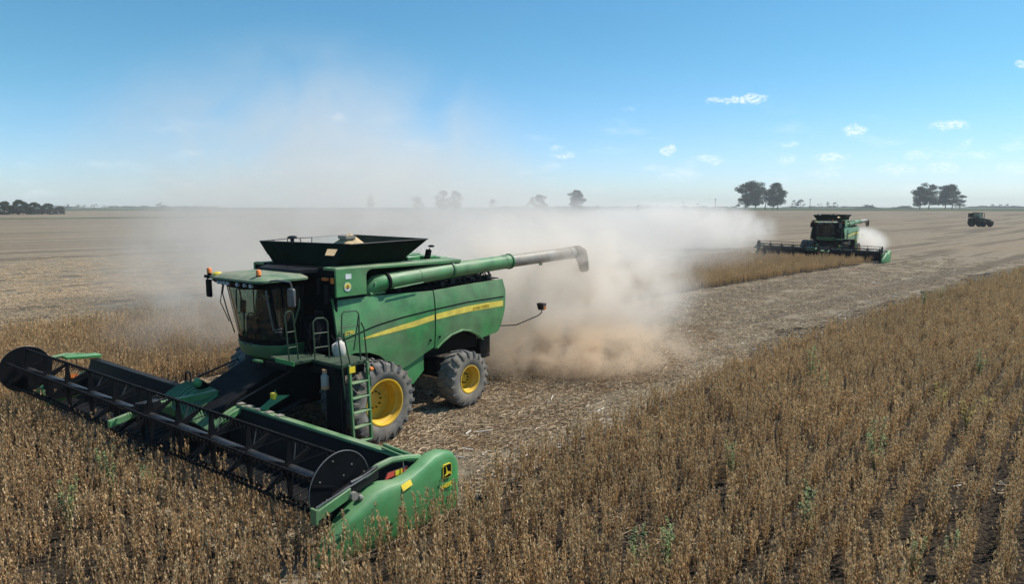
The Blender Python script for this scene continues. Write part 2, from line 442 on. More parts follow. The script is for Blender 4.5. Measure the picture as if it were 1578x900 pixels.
def strip_sheet(name, idx0, idx1, offs, mat, z, step=4):
    idx = list(range(idx0, idx1, step)); vs = []; fs = []
    for i in idx:
        for o in offs:
            x, y = ES[i] + EN[i]*o; vs.append((x, y, z + ground_h(x, y)))
    n = len(offs)
    for i in range(len(idx)-1):
        for k in range(n-1):
            fs.append((i*n+k, i*n+k+1, (i+1)*n+k+1, (i+1)*n+k))
    o = MB().add(vs, fs).build(name, mat, None, angle=80); return tag(o, kind='structure')
def idx_at(m0, th, u):    # edge sample nearest the machine station u
    x = m0[0] - math.sin(th)*u; y = m0[1] - math.cos(th)*u
    return int(((ES[:, 0]-x)**2 + (ES[:, 1]-y)**2).argmin())
iH1 = idx_at(M0, TH1, 4.4); iH2 = idx_at(M2, TH2, 4.3); iEnd = int(np.argmax(ES[:, 0] > 130))
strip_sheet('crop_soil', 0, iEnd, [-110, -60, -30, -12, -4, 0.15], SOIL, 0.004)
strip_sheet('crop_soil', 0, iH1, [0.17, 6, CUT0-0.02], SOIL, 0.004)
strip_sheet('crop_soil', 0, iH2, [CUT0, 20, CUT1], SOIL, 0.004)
# dark residue left along the foot of the standing crop
def residue():
    vs = []; fs = []; idx = list(range(int(np.argmin((ES[:,0]-1)**2+(ES[:,1]-14.5)**2)), iEnd))
    for i in idx:
        d = math.hypot(*ES[i]); w = (.5 + 1.5*min(1, max(0, (d-18)/14)))*(.75 + .8*mnoise.noise(Vector((i*.045, 3.3, 0))) + .5*mnoise.noise(Vector((i*.21, 7.3, 0))))
        for o in (0.17, max(.25, w)):
            x, y = ES[i] + EN[i]*o; vs.append((x, y, .004))
    for k in range(len(idx)-1): fs.append((2*k, 2*k+1, 2*k+3, 2*k+2))
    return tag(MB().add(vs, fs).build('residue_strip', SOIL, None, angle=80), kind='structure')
residue()
def fresh_mat():
    m, nt, out = new_mat('fresh brown residue')
    b = nt.nodes.new('ShaderNodeBsdfPrincipled'); b.inputs['Roughness'].default_value = 1.0; b.inputs['Specular IOR Level'].default_value = 0.05
    geo = nt.nodes.new('ShaderNodeNewGeometry'); P = geo.outputs['Position']
    fine = noise_tex(nt, P, 11.0, 6, 0.7); mid = noise_tex(nt, P, 1.1, 4)
    c = mix_col(nt, ramp(nt, fine, 0.36, 0.68), (0.035, 0.024, 0.016), (0.25, 0.165, 0.09))
    c = mix_col(nt, math_node(nt, 'MULTIPLY', ramp(nt, mid, 0.4, 0.7), 0.45), c, (0.09, 0.062, 0.04))
    nt.links.new(c, b.inputs['Base Color'])
    bn = nt.nodes.new('ShaderNodeBump'); bn.inputs['Strength'].default_value = 0.8; bn.inputs['Distance'].default_value = 0.05
    nt.links.new(fine, bn.inputs['Height']); nt.links.new(bn.outputs[0], b.inputs['Normal'])
    nt.links.new(b.outputs[0], out.inputs[0]); return m
def fresh():
    vs = []; fs = []; i0 = int(np.argmin((ES[:,0]+2.2)**2+(ES[:,1]-10.4)**2)); idx = list(range(i0, i0+52))
    for j, i in enumerate(idx):
        t = j/51; taper = min(1, (1-t)*2.2)*min(1, t*5+.1)
        nz = mnoise.noise(Vector((i*.09, 1.3, 0)))*1.4 + mnoise.noise(Vector((i*.33, 4.3, 0)))*.7; n2 = mnoise.noise(Vector((i*.11, 8.3, 0)))*1.2 + mnoise.noise(Vector((i*.35, 2.3, 0)))*.6
        for o in (5.2 - 3.6*taper + n2*.8, 5.25 + 4.5*taper + nz):
            x, y = ES[i] + EN[i]*max(.3, o); vs.append((x, y, .009))
    for k in range(len(idx)-1): fs.append((2*k, 2*k+1, 2*k+3, 2*k+2))
    return tag(MB().add(vs, fs).build('fresh_residue', fresh_mat(), None, angle=80), kind='structure')
fresh()
# ------------------------------------------------------------------ crop plants (uncountable: stuff)
def pod_mat():
    m, nt, out = new_mat('dry soybean plants')
    b = nt.nodes.new('ShaderNodeBsdfPrincipled'); b.inputs['Roughness'].default_value = 0.75
    b.inputs['Specular IOR Level'].default_value = 0.25
    geo = nt.nodes.new('ShaderNodeNewGeometry'); oi = nt.nodes.new('ShaderNodeObjectInfo')
    cr = nt.nodes.new('ShaderNodeValToRGB'); nt.links.new(geo.outputs['Random Per Island'], cr.inputs[0])
    e = cr.color_ramp.elements
    e[0].position = 0; e[0].color = (0.07, 0.046, 0.03, 1)
    e[1].position = 1; e[1].color = (0.95, 0.73, 0.46, 1)
    for p, c in ((0.26, (0.27, 0.16, 0.078, 1)), (0.52, (0.70, 0.435, 0.20, 1)), (0.85, (0.80, 0.575, 0.31, 1))):
        k = e.new(p); k.color = c
    big = noise_tex(nt, geo.outputs['Position'], 0.18, 3)
    v = math_node(nt, 'ADD', math_node(nt, 'MULTIPLY', oi.outputs['Random'], 0.45), math_node(nt, 'MULTIPLY', big, 0.9))
    col = mix_col(nt, ramp(nt, v, 0.35, 1.0), mix_col(nt, 0.36, cr.outputs[0], (0.12, 0.083, 0.056)), cr.outputs[0])
    nt.links.new(col, b.inputs['Base Color'])
    tl = nt.nodes.new('ShaderNodeBsdfTranslucent'); nt.links.new(mix_col(nt, .5, col, (.95, .70, .36)), tl.inputs[0])
    mx = nt.nodes.new('ShaderNodeMixShader'); mx.inputs[0].default_value = .29
    nt.links.new(b.outputs[0], mx.inputs[1]); nt.links.new(tl.outputs[0], mx.inputs[2])
    nt.links.new(mx.outputs[0], out.inputs[0]); return m
PODM = pod_mat()
def crop_clump(seed, length=0.5, plants=8, pods=54, height=0.90):
    r = random.Random(seed); vs = []; fs = []
    def quad(p, d, w, side):
        o = len(vs); s = side*w; m = p + d*0.45
        lift = d.cross(side).normalized()*w*0.5
        vs.extend([tuple(p), tuple(m+s+lift), tuple(p+d), tuple(m-s+lift)]); fs.extend([(o, o+1, o+2), (o, o+2, o+3)])
    def stem(a, b, w):
        o = len(vs); d = (b-a).normalized(); s = d.cross(Vector((r.random()-.5, r.random()-.5, 0.1))).normalized()*w
        t = d.cross(s).normalized()*w
        for q, k in ((a, 1), (b, .5)):
            vs.extend([tuple(q+s*k), tuple(q-s*.5*k+t*k), tuple(q-s*.5*k-t*k)])
        fs.extend([(o, o+1, o+4, o+3), (o+1, o+2, o+5, o+4), (o+2, o, o+3, o+5)])
    for i in range(plants):
        x = (i+0.5)/plants*length - length/2 + r.uniform(-.03, .03); y = r.gauss(0, .045)
        h = height*r.uniform(.72, 1.12)
        base = Vector((x, y, 0)); lean = Vector((r.gauss(0, .10), r.gauss(0, .12), 1))
        top = base + lean*h
        stem(base, top, .004)
        br = [(base, top)]
        for k in range(r.randint(2, 3)):
            t = r.uniform(.15, .45); a = base.lerp(top, t); ang = r.uniform(0, 6.28)
            bb = a + Vector((math.cos(ang)*r.uniform(.05, .11), math.sin(ang)*r.uniform(.05, .11), h*r.uniform(.3, .55)))
            stem(a, bb, .003); br.append((a, bb))
        for k in range(pods):
            a, b_ = br[0] if r.random() < .5 else r.choice(br)
            t = r.uniform(.12, 1.0); p = a.lerp(b_, t); ang = r.uniform(0, 6.28)
            d = Vector((math.cos(ang)*.36, math.sin(ang)*.36, r.choice((-1, 1, 1))*r.uniform(.5, 1))).normalized()*r.uniform(.04, .08)
            side = d.cross(Vector((r.random()-.5, r.random()-.5, r.random()-.5))).normalized()
            quad(p, d, r.uniform(.009, .017), side)
    me = bpy.data.meshes.new('soybean_plants'); me.from_pydata(vs, [], fs); me.materials.append(PODM); me.update()
    return me
def gn_instancer(name, pts, rots, scales, sources, mat=None):
    """one mesh of points; a node group places the source meshes on them"""
    me = bpy.data.meshes.new(name); me.vertices.add(len(pts)); me.vertices.foreach_set('co', np.asarray(pts, dtype=np.float32).ravel())
    a = me.attributes.new('rot', 'FLOAT_VECTOR', 'POINT'); a.data.foreach_set('vector', np.asarray(rots, dtype=np.float32).ravel())
    a = me.attributes.new('scl', 'FLOAT', 'POINT'); a.data.foreach_set('value', np.asarray(scales, dtype=np.float32))
    a = me.attributes.new('idx', 'INT', 'POINT'); a.data.foreach_set('value', nrg.integers(0, len(sources), len(pts)).astype(np.int32))
    me.update()
    o = bpy.data.objects.new(name, me); C.objects.link(o)
    ng = bpy.data.node_groups.new(name, 'GeometryNodeTree')
    ng.interface.new_socket('Geometry', in_out='INPUT', socket_type='NodeSocketGeometry')
    ng.interface.new_socket('Geometry', in_out='OUTPUT', socket_type='NodeSocketGeometry')
    gi = ng.nodes.new('NodeGroupInput'); go = ng.nodes.new('NodeGroupOutput')
    ip = ng.nodes.new('GeometryNodeInstanceOnPoints'); ip.inputs['Pick Instance'].default_value = True
    g2i = ng.nodes.new('GeometryNodeGeometryToInstance')
    for s in sources[::-1]:
        ob = ng.nodes.new('GeometryNodeObjectInfo'); ob.inputs['Object'].default_value = s; ob.transform_space = 'ORIGINAL'
        ob.inputs['As Instance'].default_value = False
        gg = ng.nodes.new('GeometryNodeGeometryToInstance'); ng.links.new(ob.outputs['Geometry'], gg.inputs[0])
        g2i_last = gg
        if 'jg' not in locals(): jg = ng.nodes.new('GeometryNodeJoinGeometry')
        ng.links.new(gg.outputs[0], jg.inputs[0])
    def attr(nm, dt):
        n = ng.nodes.new('GeometryNodeInputNamedAttribute'); n.data_type = dt; n.inputs['Name'].default_value = nm
        return next(s for s in n.outputs if s.enabled and s.name == 'Attribute')
    ng.links.new(gi.outputs[0], ip.inputs['Points']); ng.links.new(jg.outputs[0], ip.inputs['Instance'])
    ng.links.new(attr('idx', 'INT'), ip.inputs['Instance Index'])
    e2r = ng.nodes.new('FunctionNodeEulerToRotation'); ng.links.new(attr('rot', 'FLOAT_VECTOR'), e2r.inputs[0])
    ng.links.new(e2r.outputs[0], ip.inputs['Rotation']); ng.links.new(attr('scl', 'FLOAT'), ip.inputs['Scale'])
    ng.links.new(ip.outputs[0], go.inputs[0])
    md = o.modifiers.new('instances', 'NODES'); md.node_group = ng
    return o
def in_view(x, y, margin=3.0):
    return (y > 3.2) & (np.abs(x) < y*0.765 + margin)
def crop_points():
    P = []; Rr = []; S = []
    seg = 0.5; idx = np.arange(0, iEnd)
    for o in np.arange(-118, CUT1, 0.52):
        base = ES[idx] + EN[idx]*(o-0.2)
        # arc-length resampling of the parallel row
        d = np.r_[0, np.cumsum(np.linalg.norm(np.diff(base, axis=0), axis=1))]
        s = np.arange(0, d[-1], seg) + nrg.uniform(0, .2)
        x = np.interp(s, d, base[:, 0]); y = np.interp(s, d, base[:, 1])
        ang = np.arctan2(np.interp(s, d, ET[idx, 1]), np.interp(s, d, ET[idx, 0]))
        dist = np.hypot(x, y)
        k = in_view(x, y) & (dist < 150) & (nrg.random(len(x)) < np.where(dist < 60, 1, 0.75))
        x, y, ang = x[k], y[k], ang[k]
        if not len(x): continue
        k = is_crop(x, y); x, y, ang = x[k], y[k], ang[k]
        # thin patches and gaps in the stand
        if len(x):
            gap = np.array([0.55*mnoise.noise(Vector((a*0.5, b*0.5, 3.1))) + 0.85*mnoise.noise(Vector((a*1.5, b*1.5, 9.1))) for a, b in zip(x, y)])
            k = gap > -0.52 + .22*np.clip((x-2)/8, 0, 1)*np.clip((22-y)/8, 0, 1); x, y, ang, gap = x[k], y[k], ang[k], gap[k]
            n = len(x)
            x = x + nrg.normal(0, .03, n); y = y + nrg.normal(0, .03, n)
            P.append(np.c_[x, y, np.zeros(n)])
            Rr.append(np.c_[nrg.normal(0, .06, n), nrg.normal(0, .06, n), ang + nrg.choice([0, math.pi], n) + nrg.normal(0, .12, n)])
            ragged = np.clip((so(x, y)*-1+.2)/1.2, .35, 1) if -2 < o <= 0 else 1.0
            S.append(np.clip((0.92 + gap*0.25 + nrg.normal(0, .11, n) - .10*np.clip((x-3)/8, 0, 1))*ragged, .3, 1.25))
    return np.vstack(P), np.vstack(Rr), np.concatenate(S)
CP, CR, CS = crop_points()
print('crop clumps', len(CP))
srcs = []
for i, (x, y) in enumerate([(-3.9, 8.2), (-2.6, 9.0), (-1.2, 8.4), (0.4, 9.3), (1.7, 8.8), (3.1, 9.6), (4.2, 8.9), (5.3, 9.9)]):
    o = bpy.data.objects.new('soybean_plants', crop_clump(50+i)); C.objects.link(o); o.location = (x, y, 0.004); o.rotation_euler = (0, 0, R(50+i*7))
    srcs.append(tag(o, kind='stuff'))
crop = gn_instancer('soybean_crop', CP, CR, CS, srcs)
tag(crop, kind='stuff')

# ------------------------------------------------------------------ straw and stalk litter (stuff)
def straw_mat(name, lo, mid, hi):
    m, nt, out = new_mat(name)
    b = nt.nodes.new('ShaderNodeBsdfPrincipled'); b.inputs['Roughness'].default_value = 0.8
    geo = nt.nodes.new('ShaderNodeNewGeometry'); cr = nt.nodes.new('ShaderNodeValToRGB')
    nt.links.new(geo.outputs['Random Per Island'], cr.inputs[0]); e = cr.color_ramp.elements
    e[0].color = (*lo, 1); e[1].color = (*hi, 1); k = e.new(0.5); k.color = (*mid, 1)
    nt.links.new(cr.outputs[0], b.inputs['Base Color']); nt.links.new(b.outputs[0], out.inputs[0]); return m
STRAW = straw_mat('chopped straw', (0.08, 0.054, 0.033), (0.37, 0.26, 0.15), (0.62, 0.485, 0.31))
STALK = straw_mat('pale corn stalks', (0.45, 0.38, 0.30), (0.62, 0.56, 0.47), (0.75, 0.70, 0.62))
def straw_patch(seed, size, count, lmin, lmax, w, mat, upright=0):
    r = random.Random(seed); vs = []; fs = []
    for i in range(count):
        x, y = r.uniform(-size, size), r.uniform(-size, size); a = r.uniform(0, math.pi)
        L = r.uniform(lmin, lmax)/2; ww = w*r.uniform(.6, 1.3)
        d = Vector((math.cos(a), math.sin(a), r.uniform(-.15, .3)))*L; s = Vector((-math.sin(a), math.cos(a), 0))*ww; u = Vector((0, 0, ww*1.2))
        c = Vector((x, y, 0.012 + abs(d.z) + r.uniform(0, .02))); o = len(vs)
        vs += [tuple(c-d-s), tuple(c-d+s), tuple(c-d+u), tuple(c+d-s), tuple(c+d+s), tuple(c+d+u)]
        fs += [(o, o+3, o+5, o+2), (o+2, o+5, o+4, o+1)]
    for i in range(upright):
        x, y = r.uniform(-size, size), round(r.uniform(-size, size)/.52)*.52 + r.gauss(0, .02); h = r.uniform(.05, .13); o = len(vs)
        dx, dy = r.gauss(0, .02), r.gauss(0, .02)
        vs += [(x-.005, y, 0), (x+.004, y+.004, 0), (x+.003, y-.005, 0), (x-.005+dx, y+dy, h), (x+.004+dx, y+.004+dy, h), (x+.003+dx, y-.005+dy, h)]
        fs += [(o, o+1, o+4, o+3), (o+1, o+2, o+5, o+4), (o+2, o, o+3, o+5)]
    me = bpy.data.meshes.new('straw'); me.from_pydata(vs, [], fs); me.materials.append(mat); me.update(); return me
ss = []
for i, (x, y) in enumerate([(0.5, 15.6), (2.2, 17.6), (1.2, 19.2), (5.6, 24.0)]):
    o = bpy.data.objects.new('straw_litter', straw_patch(80+i, .55, 170, .04, .20, .006, STRAW, 10)); C.objects.link(o); o.location = (x, y, 0.003)
    ss.append(tag(o, kind='stuff'))
def scatter(area, step, test, zrot=None, jit=.5):
    x0, x1, y0, y1 = area
    gx, gy = np.meshgrid(np.arange(x0, x1, step), np.arange(y0, y1, step)); x = gx.ravel(); y = gy.ravel()
    x = x + nrg.uniform(-jit, jit, len(x))*step; y = y + nrg.uniform(-jit, jit, len(y))*step
    k = test(x, y); return x[k], y[k]
def stub(x, y):
    k = in_view(x, y, 2) & (np.hypot(x, y) < 95) & (nrg.random(len(x)) < np.clip(1.45 - np.hypot(x, y)/66, 0, 1))
    r = np.zeros(len(x), bool); r[k] = ~is_crop(x[k], y[k]); return r
x, y = scatter((-72, 74, 8, 95), 0.8, stub)
n = len(x)
straw = gn_instancer('straw_cover', np.c_[x, y, np.zeros(n)], np.c_[np.zeros(n), np.zeros(n), nrg.choice([0, math.pi], n) + R(46) + nrg.normal(0, .1, n)], nrg.uniform(.8, 1.25, n), ss)
tag(straw, kind='stuff'); print('straw patches', n)
# litter between the rows of the standing crop, thinner
x, y = scatter((-14, 34, 5, 34), 1.5, lambda x, y: in_view(x, y, 1) & (np.hypot(x, y) < 32) & (nrg.random(len(x)) < .07))
n = len(x)
lit = gn_instancer('leaf_litter', np.c_[x, y, np.full(n, .004)], np.c_[np.zeros(n), np.zeros(n), nrg.uniform(0, 6.28, n)], nrg.uniform(.8, 1.2, n), ss[:2]); tag(lit, kind='stuff')
sk = []
for i, (x, y) in enumerate([(0.9, 14.9), (2.4, 16.6)]):
    o = bpy.data.objects.new('corn_stalks', straw_patch(180+i, .7, 6, .12, .40, .011, STALK)); C.objects.link(o); o.location = (x, y, 0.02)
    sk.append(tag(o, kind='stuff'))
def edge_litter(x, y):
    k = in_view(x, y, 1) & (np.hypot(x, y) < 75); r = np.zeros(len(x), bool)
    o = so(x[k], y[k]); c = is_crop(x[k], y[k])
    pr = np.where((o > -1) & (o < 2.2), .22, np.where((o > 2) & (o < 12.6), .03, .015))
    pr = np.where(c, .008, pr); r[k] = nrg.random(k.sum()) < pr; return r
x, y = scatter((-12, 60, 8, 75), 1.0, edge_litter); n = len(x)
stk = gn_instancer('stalk_litter', np.c_[x, y, np.full(n, .02)], np.c_[np.zeros(n), np.zeros(n), nrg.uniform(0, 6.28, n)], nrg.uniform(.6, 1.2, n), sk); tag(stk, kind='stuff')

# ------------------------------------------------------------------ combine harvester
def wheel(name, parent, cx, cyo, side, rad, width, rimr, nl, dish):
    """cyo = y of the outer sidewall, side = +1 left / -1 right; tyre with child rim"""
    yc = cyo - side*width/2; w = width/2
    prof = [(rimr, -w*.86), (rimr+.04, -w*.97), (rad*.80, -w*1.02), (rad*.93, -w*.9), (rad*.955, -w*.5), (rad*.96, 0),
            (rad*.955, w*.5), (rad*.93, w*.9), (rad*.80, w*1.02), (rimr+.04, w*.97), (rimr, w*.86)]
    t = MB().lathe(prof, (cx, yc, rad), 64).build('tyre', M['rubber'], parent, 50)
    lg = MB()
    for s in (-1, 1):
        for k in range(nl):
            a = 2*math.pi*(k + (0.5 if s > 0 else 0))/nl; da = 2*math.pi/nl
            pts = []
            # chevron bar from centre to shoulder, then down the sidewall
            path = [(0.05*w*-s, rad*.95, rad, a+da*.55), (s*w*.55, rad*.95, rad*.998, a+da*.2), (s*w*.98, rad*.90, rad*.975, a), (s*w*1.05, rad*.80, rad*.86, a-da*.02)]
            ring = []
            for (yy, r0, r1, aa) in path:
                h = da*.14*(1.0 if yy*s < w*.9 else 1.2)
                ring.append([(cx+r0*math.cos(aa-h*1.2), yc+yy, rad+r0*math.sin(aa-h*1.2)), (cx+r1*math.cos(aa-h*.8), yc+yy*1.02, rad+r1*math.sin(aa-h*.8)),
                             (cx+r1*math.cos(aa+h*.8), yc+yy*1.02, rad+r1*math.sin(aa+h*.8)), (cx+r0*math.cos(aa+h*1.2), yc+yy, rad+r0*math.sin(aa+h*1.2))])
            lg.loft(ring)
    lugs = lg.build('tread_lugs', M['lug'], t, 30)
    y1 = side*w*.86
    rm = MB().lathe([(rimr+.005, y1), (rimr+.012, y1+side*.03), (rimr-.02, y1+side*.03), (rimr-.035, y1), (rimr-.045, y1-side*.10), (rimr-.09, y1-side*.13),
                     (rimr-.10, y1-side*dish), (rimr*.72, y1-side*(dish+.02)), (rimr*.45, y1-side*(dish+.01)), (rimr*.3, y1-side*dish), (.001, y1-side*dish)], (cx, yc, rad), 48)
    ro = rm.build('rim', M['yellow'], t, 40)
    hb = MB()
    for k in range(10):
        a = 2*math.pi*k/10
        hb.lathe([(.001, y1-side*(dish-.06)), (.018, y1-side*(dish-.06)), (.018, y1-side*dish)], (cx+rimr*.36*math.cos(a), yc, rad+rimr*.36*math.sin(a)), 6)
    hb.build('wheel_nuts', M['blackm'], t, 30)
    return t
def bulged_panel(name, poly, y, mat, parent, thick=0.05, cuts=(), bul=None, bev=0.012):
    bm = bmesh.new(); vs = [bm.verts.new((p[0], y, p[1])) for p in poly]; bm.faces.new(vs)
    for z in np.arange(min(p[1] for p in poly)+.08, max(p[1] for p in poly), .10):
        bmesh.ops.bisect_plane(bm, geom=bm.verts[:]+bm.edges[:]+bm.faces[:], plane_co=(0, 0, z), plane_no=(0, 0, 1))
    for x in np.arange(min(p[0] for p in poly)+.2, max(p[0] for p in poly), .25):
        bmesh.ops.bisect_plane(bm, geom=bm.verts[:]+bm.edges[:]+bm.faces[:], plane_co=(x, 0, 0), plane_no=(1, 0, 0))
    sg = 1 if y > 0 else -1
    for v in bm.verts:
        if bul: v.co.y += sg*bul(v.co.x, v.co.z)
    r = bmesh.ops.extrude_face_region(bm, geom=bm.faces[:])
    for e in r['geom']:
        if isinstance(e, bmesh.types.BMVert): e.co.y -= sg*thick
    bmesh.ops.recalc_face_normals(bm, faces=bm.faces[:])
    me = bpy.data.meshes.new(name); bm.to_mesh(me); bm.free()
    for p in me.polygons: p.use_smooth = True
    me.set_sharp_from_angle(angle=R(35)); me.materials.append(mat)
    o = bpy.data.objects.new(name, me); C.objects.link(o); o.parent = parent; return o
def groove_z(x):   # height of the recessed line above the yellow stripe
    return float(np.interp(-x, [-.55, -.14, .58, 1.46, 2.68, 3.99, 5.75], [2.42, 2.50, 2.65, 2.74, 2.81, 2.86, 2.85]))
def side_bulge(x, z):
    g = groove_z(x); b = 0.0
    if z > g: b = -0.10*((z-g)/0.7)**1.5
    else: b = 0.0 - 0.10*max(0, (g-.55-z))**1.3
    return b

def make_combine():
    root = empty('combine_harvester')
    P = root; Y = 1.75
    # --- side panels (left and right)
    front = [(0.60, 3.43), (-2.66, 3.32), (-2.66, 1.76), (-1.75, 1.43), (-1.30, 1.30), (-1.08, 1.55), (-.72, 1.85), (-.36, 2.00), (.10, 2.07), (.62, 2.00)]
    rear = [(-2.71, 3.32), (-4.2, 3.37), (-5.72, 3.39), (-5.80, 3.05), (-5.76, 2.5), (-5.60, 2.0), (-5.45, 1.78), (-4.62, 1.70), (-4.43, 1.84), (-4.14, 1.98), (-3.77, 2.06), (-3.31, 1.99), (-2.95, 1.84), (-2.71, 1.70)]
    for s in (1, -1):
        bulged_panel('side_panel', front, Y*s, M['green'], P, bul=side_bulge)
        bulged_panel('side_panel', rear, Y*s, M['green'], P, bul=side_bulge)
        # dark recessed line along the panels
        xs = np.linspace(.5, -5.7, 26)
        mb = MB()
        for a, b in zip(xs[:-1], xs[1:]):
            if abs((a+b)/2 + 2.685) < .02: continue
            za, zb = groove_z(a), groove_z(b)
            ya = (Y+.006)*s; yb = (Y+.006)*s
            mb.add([(a, ya, za-.014), (b, yb, zb-.014), (b, yb-.006*s, zb+.02), (a, ya-.006*s, za+.02)], [(0, 1, 2, 3)])
        mb.build('panel_groove', M['black'], P)
        st = [(-.16, 2.385, 2.40), (-.5, 2.39, 2.45), (-1.0, 2.41, 2.51), (-1.92, 2.46, 2.595), (-2.65, 2.54, 2.675)]
        st2 = [(-2.72, 2.54, 2.68), (-3.4, 2.57, 2.72), (-3.99, 2.59, 2.75), (-4.8, 2.59, 2.755), (-5.66, 2.58, 2.74)]
        for k, q in enumerate((st, st2)):
            mb = MB()
            for (xa, la, ha), (xb, lb, hb) in zip(q[:-1], q[1:]):
                y0 = (Y+.006)*s
                mb.add([(xa, y0, la), (xb, y0, lb), (xb, y0, hb), (xa, y0, ha)], [(0, 1, 2, 3)])
                mb.add([(xa, y0-.001*s, la-.018), (xb, y0-.001*s, lb-.018), (xb, y0-.001*s, lb), (xa, y0-.001*s, la)], [(0, 1, 2, 3)])
            mb.build('yellow_stripe', M['stripe'], P)
        for (bx, bz) in ((-2.5, 1.98), (-2.86, 2.02)):
            MB().lathe([(.001, .012), (.03, .012), (.035, 0), (.03, -.03)], (bx, (Y-.0)*s - (.0 if s > 0 else .012), bz), 10).build('latch_knob', M['black'], P)
        # lower fender piece below the front panel
        MB().prism([(-1.50, 1.38), (-2.35, 1.66), (-2.35, 1.15), (-1.95, .85), (-1.45, 1.0)], (Y-.14)*s, (Y-.18)*s).build('lower_fender', M['green_clean'], P)
        # wheel-arch lips
        arc = [(-4.66, 1.70), (-4.46, 1.88), (-4.15, 2.03), (-3.77, 2.11), (-3.3, 2.04), (-2.93, 1.88), (-2.72, 1.75)]
        mb = MB(); mb.loft([[(x, (Y-.0)*s, z), (x, (Y+.05)*s, z-.01), (x, (Y+.05)*s, z-.045), (x, (Y)*s, z-.05)] for x, z in arc]); mb.build('arch_lip', M['green'], P)
    text_mesh('maker_lettering', 'JOHN DEERE', .125, surf('dark amber print', (0.45, 0.30, 0.02), .5, dust=0, up=0), P, side_mtx(-4.25, Y+.009, 2.60, .02), offset=.002, xs=1.05)
    text_mesh('model_lettering', 'S790', .135, M['stripe'], P, side_mtx(.40, Y+.004, 2.54, .03), shear=.2, offset=.004, xs=1.1)
    # --- upper body with the slot that holds the unloading auger
    for s in (1, -1):
        sp = [(.58, 3.47), (-.34, 3.47), (-.34, 3.95), (-.38, 4.02), (-.45, 4.06), (-.55, 4.075), (-3.8, 4.03), (-3.8, 4.12), (.58, 4.15)]
        MB().prism(sp, (Y-.03)*s, (Y-.09)*s).build('upper_side_panel', M['green'], P, bevel=.012)
    MB().box((.575, 1.66, 3.40), (-.34, 1.60, 3.47)).box((.5, 1.70, 3.425), (-.3, 1.66, 3.465)).build('seam_strip', M['black'], P)
    MB().hexa([(.58, 1.64, 4.10), (-3.8, 1.64, 4.07), (-3.8, 1.25, 4.07), (.58, 1.25, 4.10), (.58, 1.66, 4.152), (-3.8, 1.66, 4.122), (-3.8, 1.25, 4.15), (.58, 1.25, 4.17)]).build('top_rail', M['green'], P, bevel=.01)
    MB().hexa([(.58, -1.64, 4.10), (-3.8, -1.64, 4.07), (-3.8, -1.25, 4.07), (.58, -1.25, 4.10), (.58, -1.66, 4.152), (-3.8, -1.66, 4.122), (-3.8, -1.25, 4.15), (.58, -1.25, 4.17)]).build('top_rail', M['green'], P, bevel=.01)
    # tank body and front wall
    MB().box((.56, -1.65, 2.2), (.50, 1.65, 4.16)).build('front_wall', M['black'], P)
    MB().box((.48, -1.22, 1.9), (-3.0, 1.22, 4.13)).build('tank_body', M['tank'], P)
    MB().box((.62, 1.30, 3.3), (.57, 1.45, 3.75)).box((.62, .9, 2.6), (.57, 1.2, 3.1)).box((.6, 1.0, 3.5), (.57, 1.12, 3.9)).build('front_wall_boxes', M['blackm'], P, bevel=.01)
    MB().box((.66, 1.28, 3.86), (.58, 1.46, 3.93)).build('marker_lamp', M['orange'], P, bevel=.01)
    MB().box((.64, 1.58, 3.80), (.58, 1.66, 3.94)).build('marker_lamp', M['orange'], P, bevel=.01)
    # --- stickers
    MB().box((.30, Y-.03, 3.89), (.13, Y-.022, 4.01)).build('white_sticker', M['white'], P)
    d = MB().lathe([(.001, 0), (.105, 0), (.105, -.006)], (.25, Y-.018, 3.70), 28).build('round_sticker', M['white'], P)
    MB().add([(.25+.095*math.cos(a), Y-.014, 3.70+.095*math.sin(a)) for a in np.linspace(-.25, math.pi+.25, 15)], [tuple(range(15))]).build('yellow_field', M['stripe'], d)
    MB().add([(.25+.04*math.cos(a), Y-.012, 3.70+.055*math.sin(a)) for a in np.linspace(0, 6.28, 12, endpoint=False)], [tuple(range(12))]).build('brown_emblem', surf('brown print', (.30, .16, .03), .6, dust=0, up=0), d)
    # --- grain tank extension (folding flared walls)
    base = {'fr': (.28, -1.25, 4.12), 'fl': (.26, 1.25, 4.12), 'rl': (-1.85, 1.25, 4.12), 'rr': (-1.85, -1.25, 4.12)}
    rim = {'fr': (.42, -1.62, 4.70), 'fl': (.03, 1.60, 4.70), 'rl': (-2.60, 1.60, 4.735), 'rr': (-2.55, -1.62, 4.77)}
    def wall(a, b, name='tank_extension_wall', hole=None, segs=8):
        A0, A1, B0, B1 = Vector(base[a]), Vector(rim[a]), Vector(base[b]), Vector(rim[b])
        n = ((B0-A0).cross(A1-A0)).normalized(); c = (A0+A1+B0+B1)/4
        if n.dot(c-Vector((-.8, 0, 4.4))) < 0: n = -n
        def pt(u, v, d=0): return (A0.lerp(B0, u)).lerp(A1.lerp(B1, u), v) - n*d
        mb = MB()
        us = [0] + ([hole[0], hole[1]] if hole else []) + [1]
        for k in range(len(us)-1):
            vv = [(0, 1)] if not hole or k != 1 else [(0, hole[2]), (hole[3], 1)]
            for v0, v1 in vv:
                q = [pt(us[k], v0), pt(us[k+1], v0), pt(us[k+1], v1), pt(us[k], v1)]
                mb.hexa([tuple(p) for p in q] + [tuple(p-n*.02) for p in q])
        return mb.build(name, M['tank'], P)
    wf = wall('fr', 'fl', hole=(.78, .90, .50, .78))
    wf2 = wall('fl', 'rl'); wall('rl', 'rr')
    # far wall is see-through near its front: frame with struts and mesh openings
    A0, A1, B0, B1 = [Vector(v) for v in (base['fr'], rim['fr'], base['rr'], rim['rr'])]
    def fp(u, v): return A0.lerp(B0, u).lerp(A1.lerp(B1, u), v)
    mb = MB()
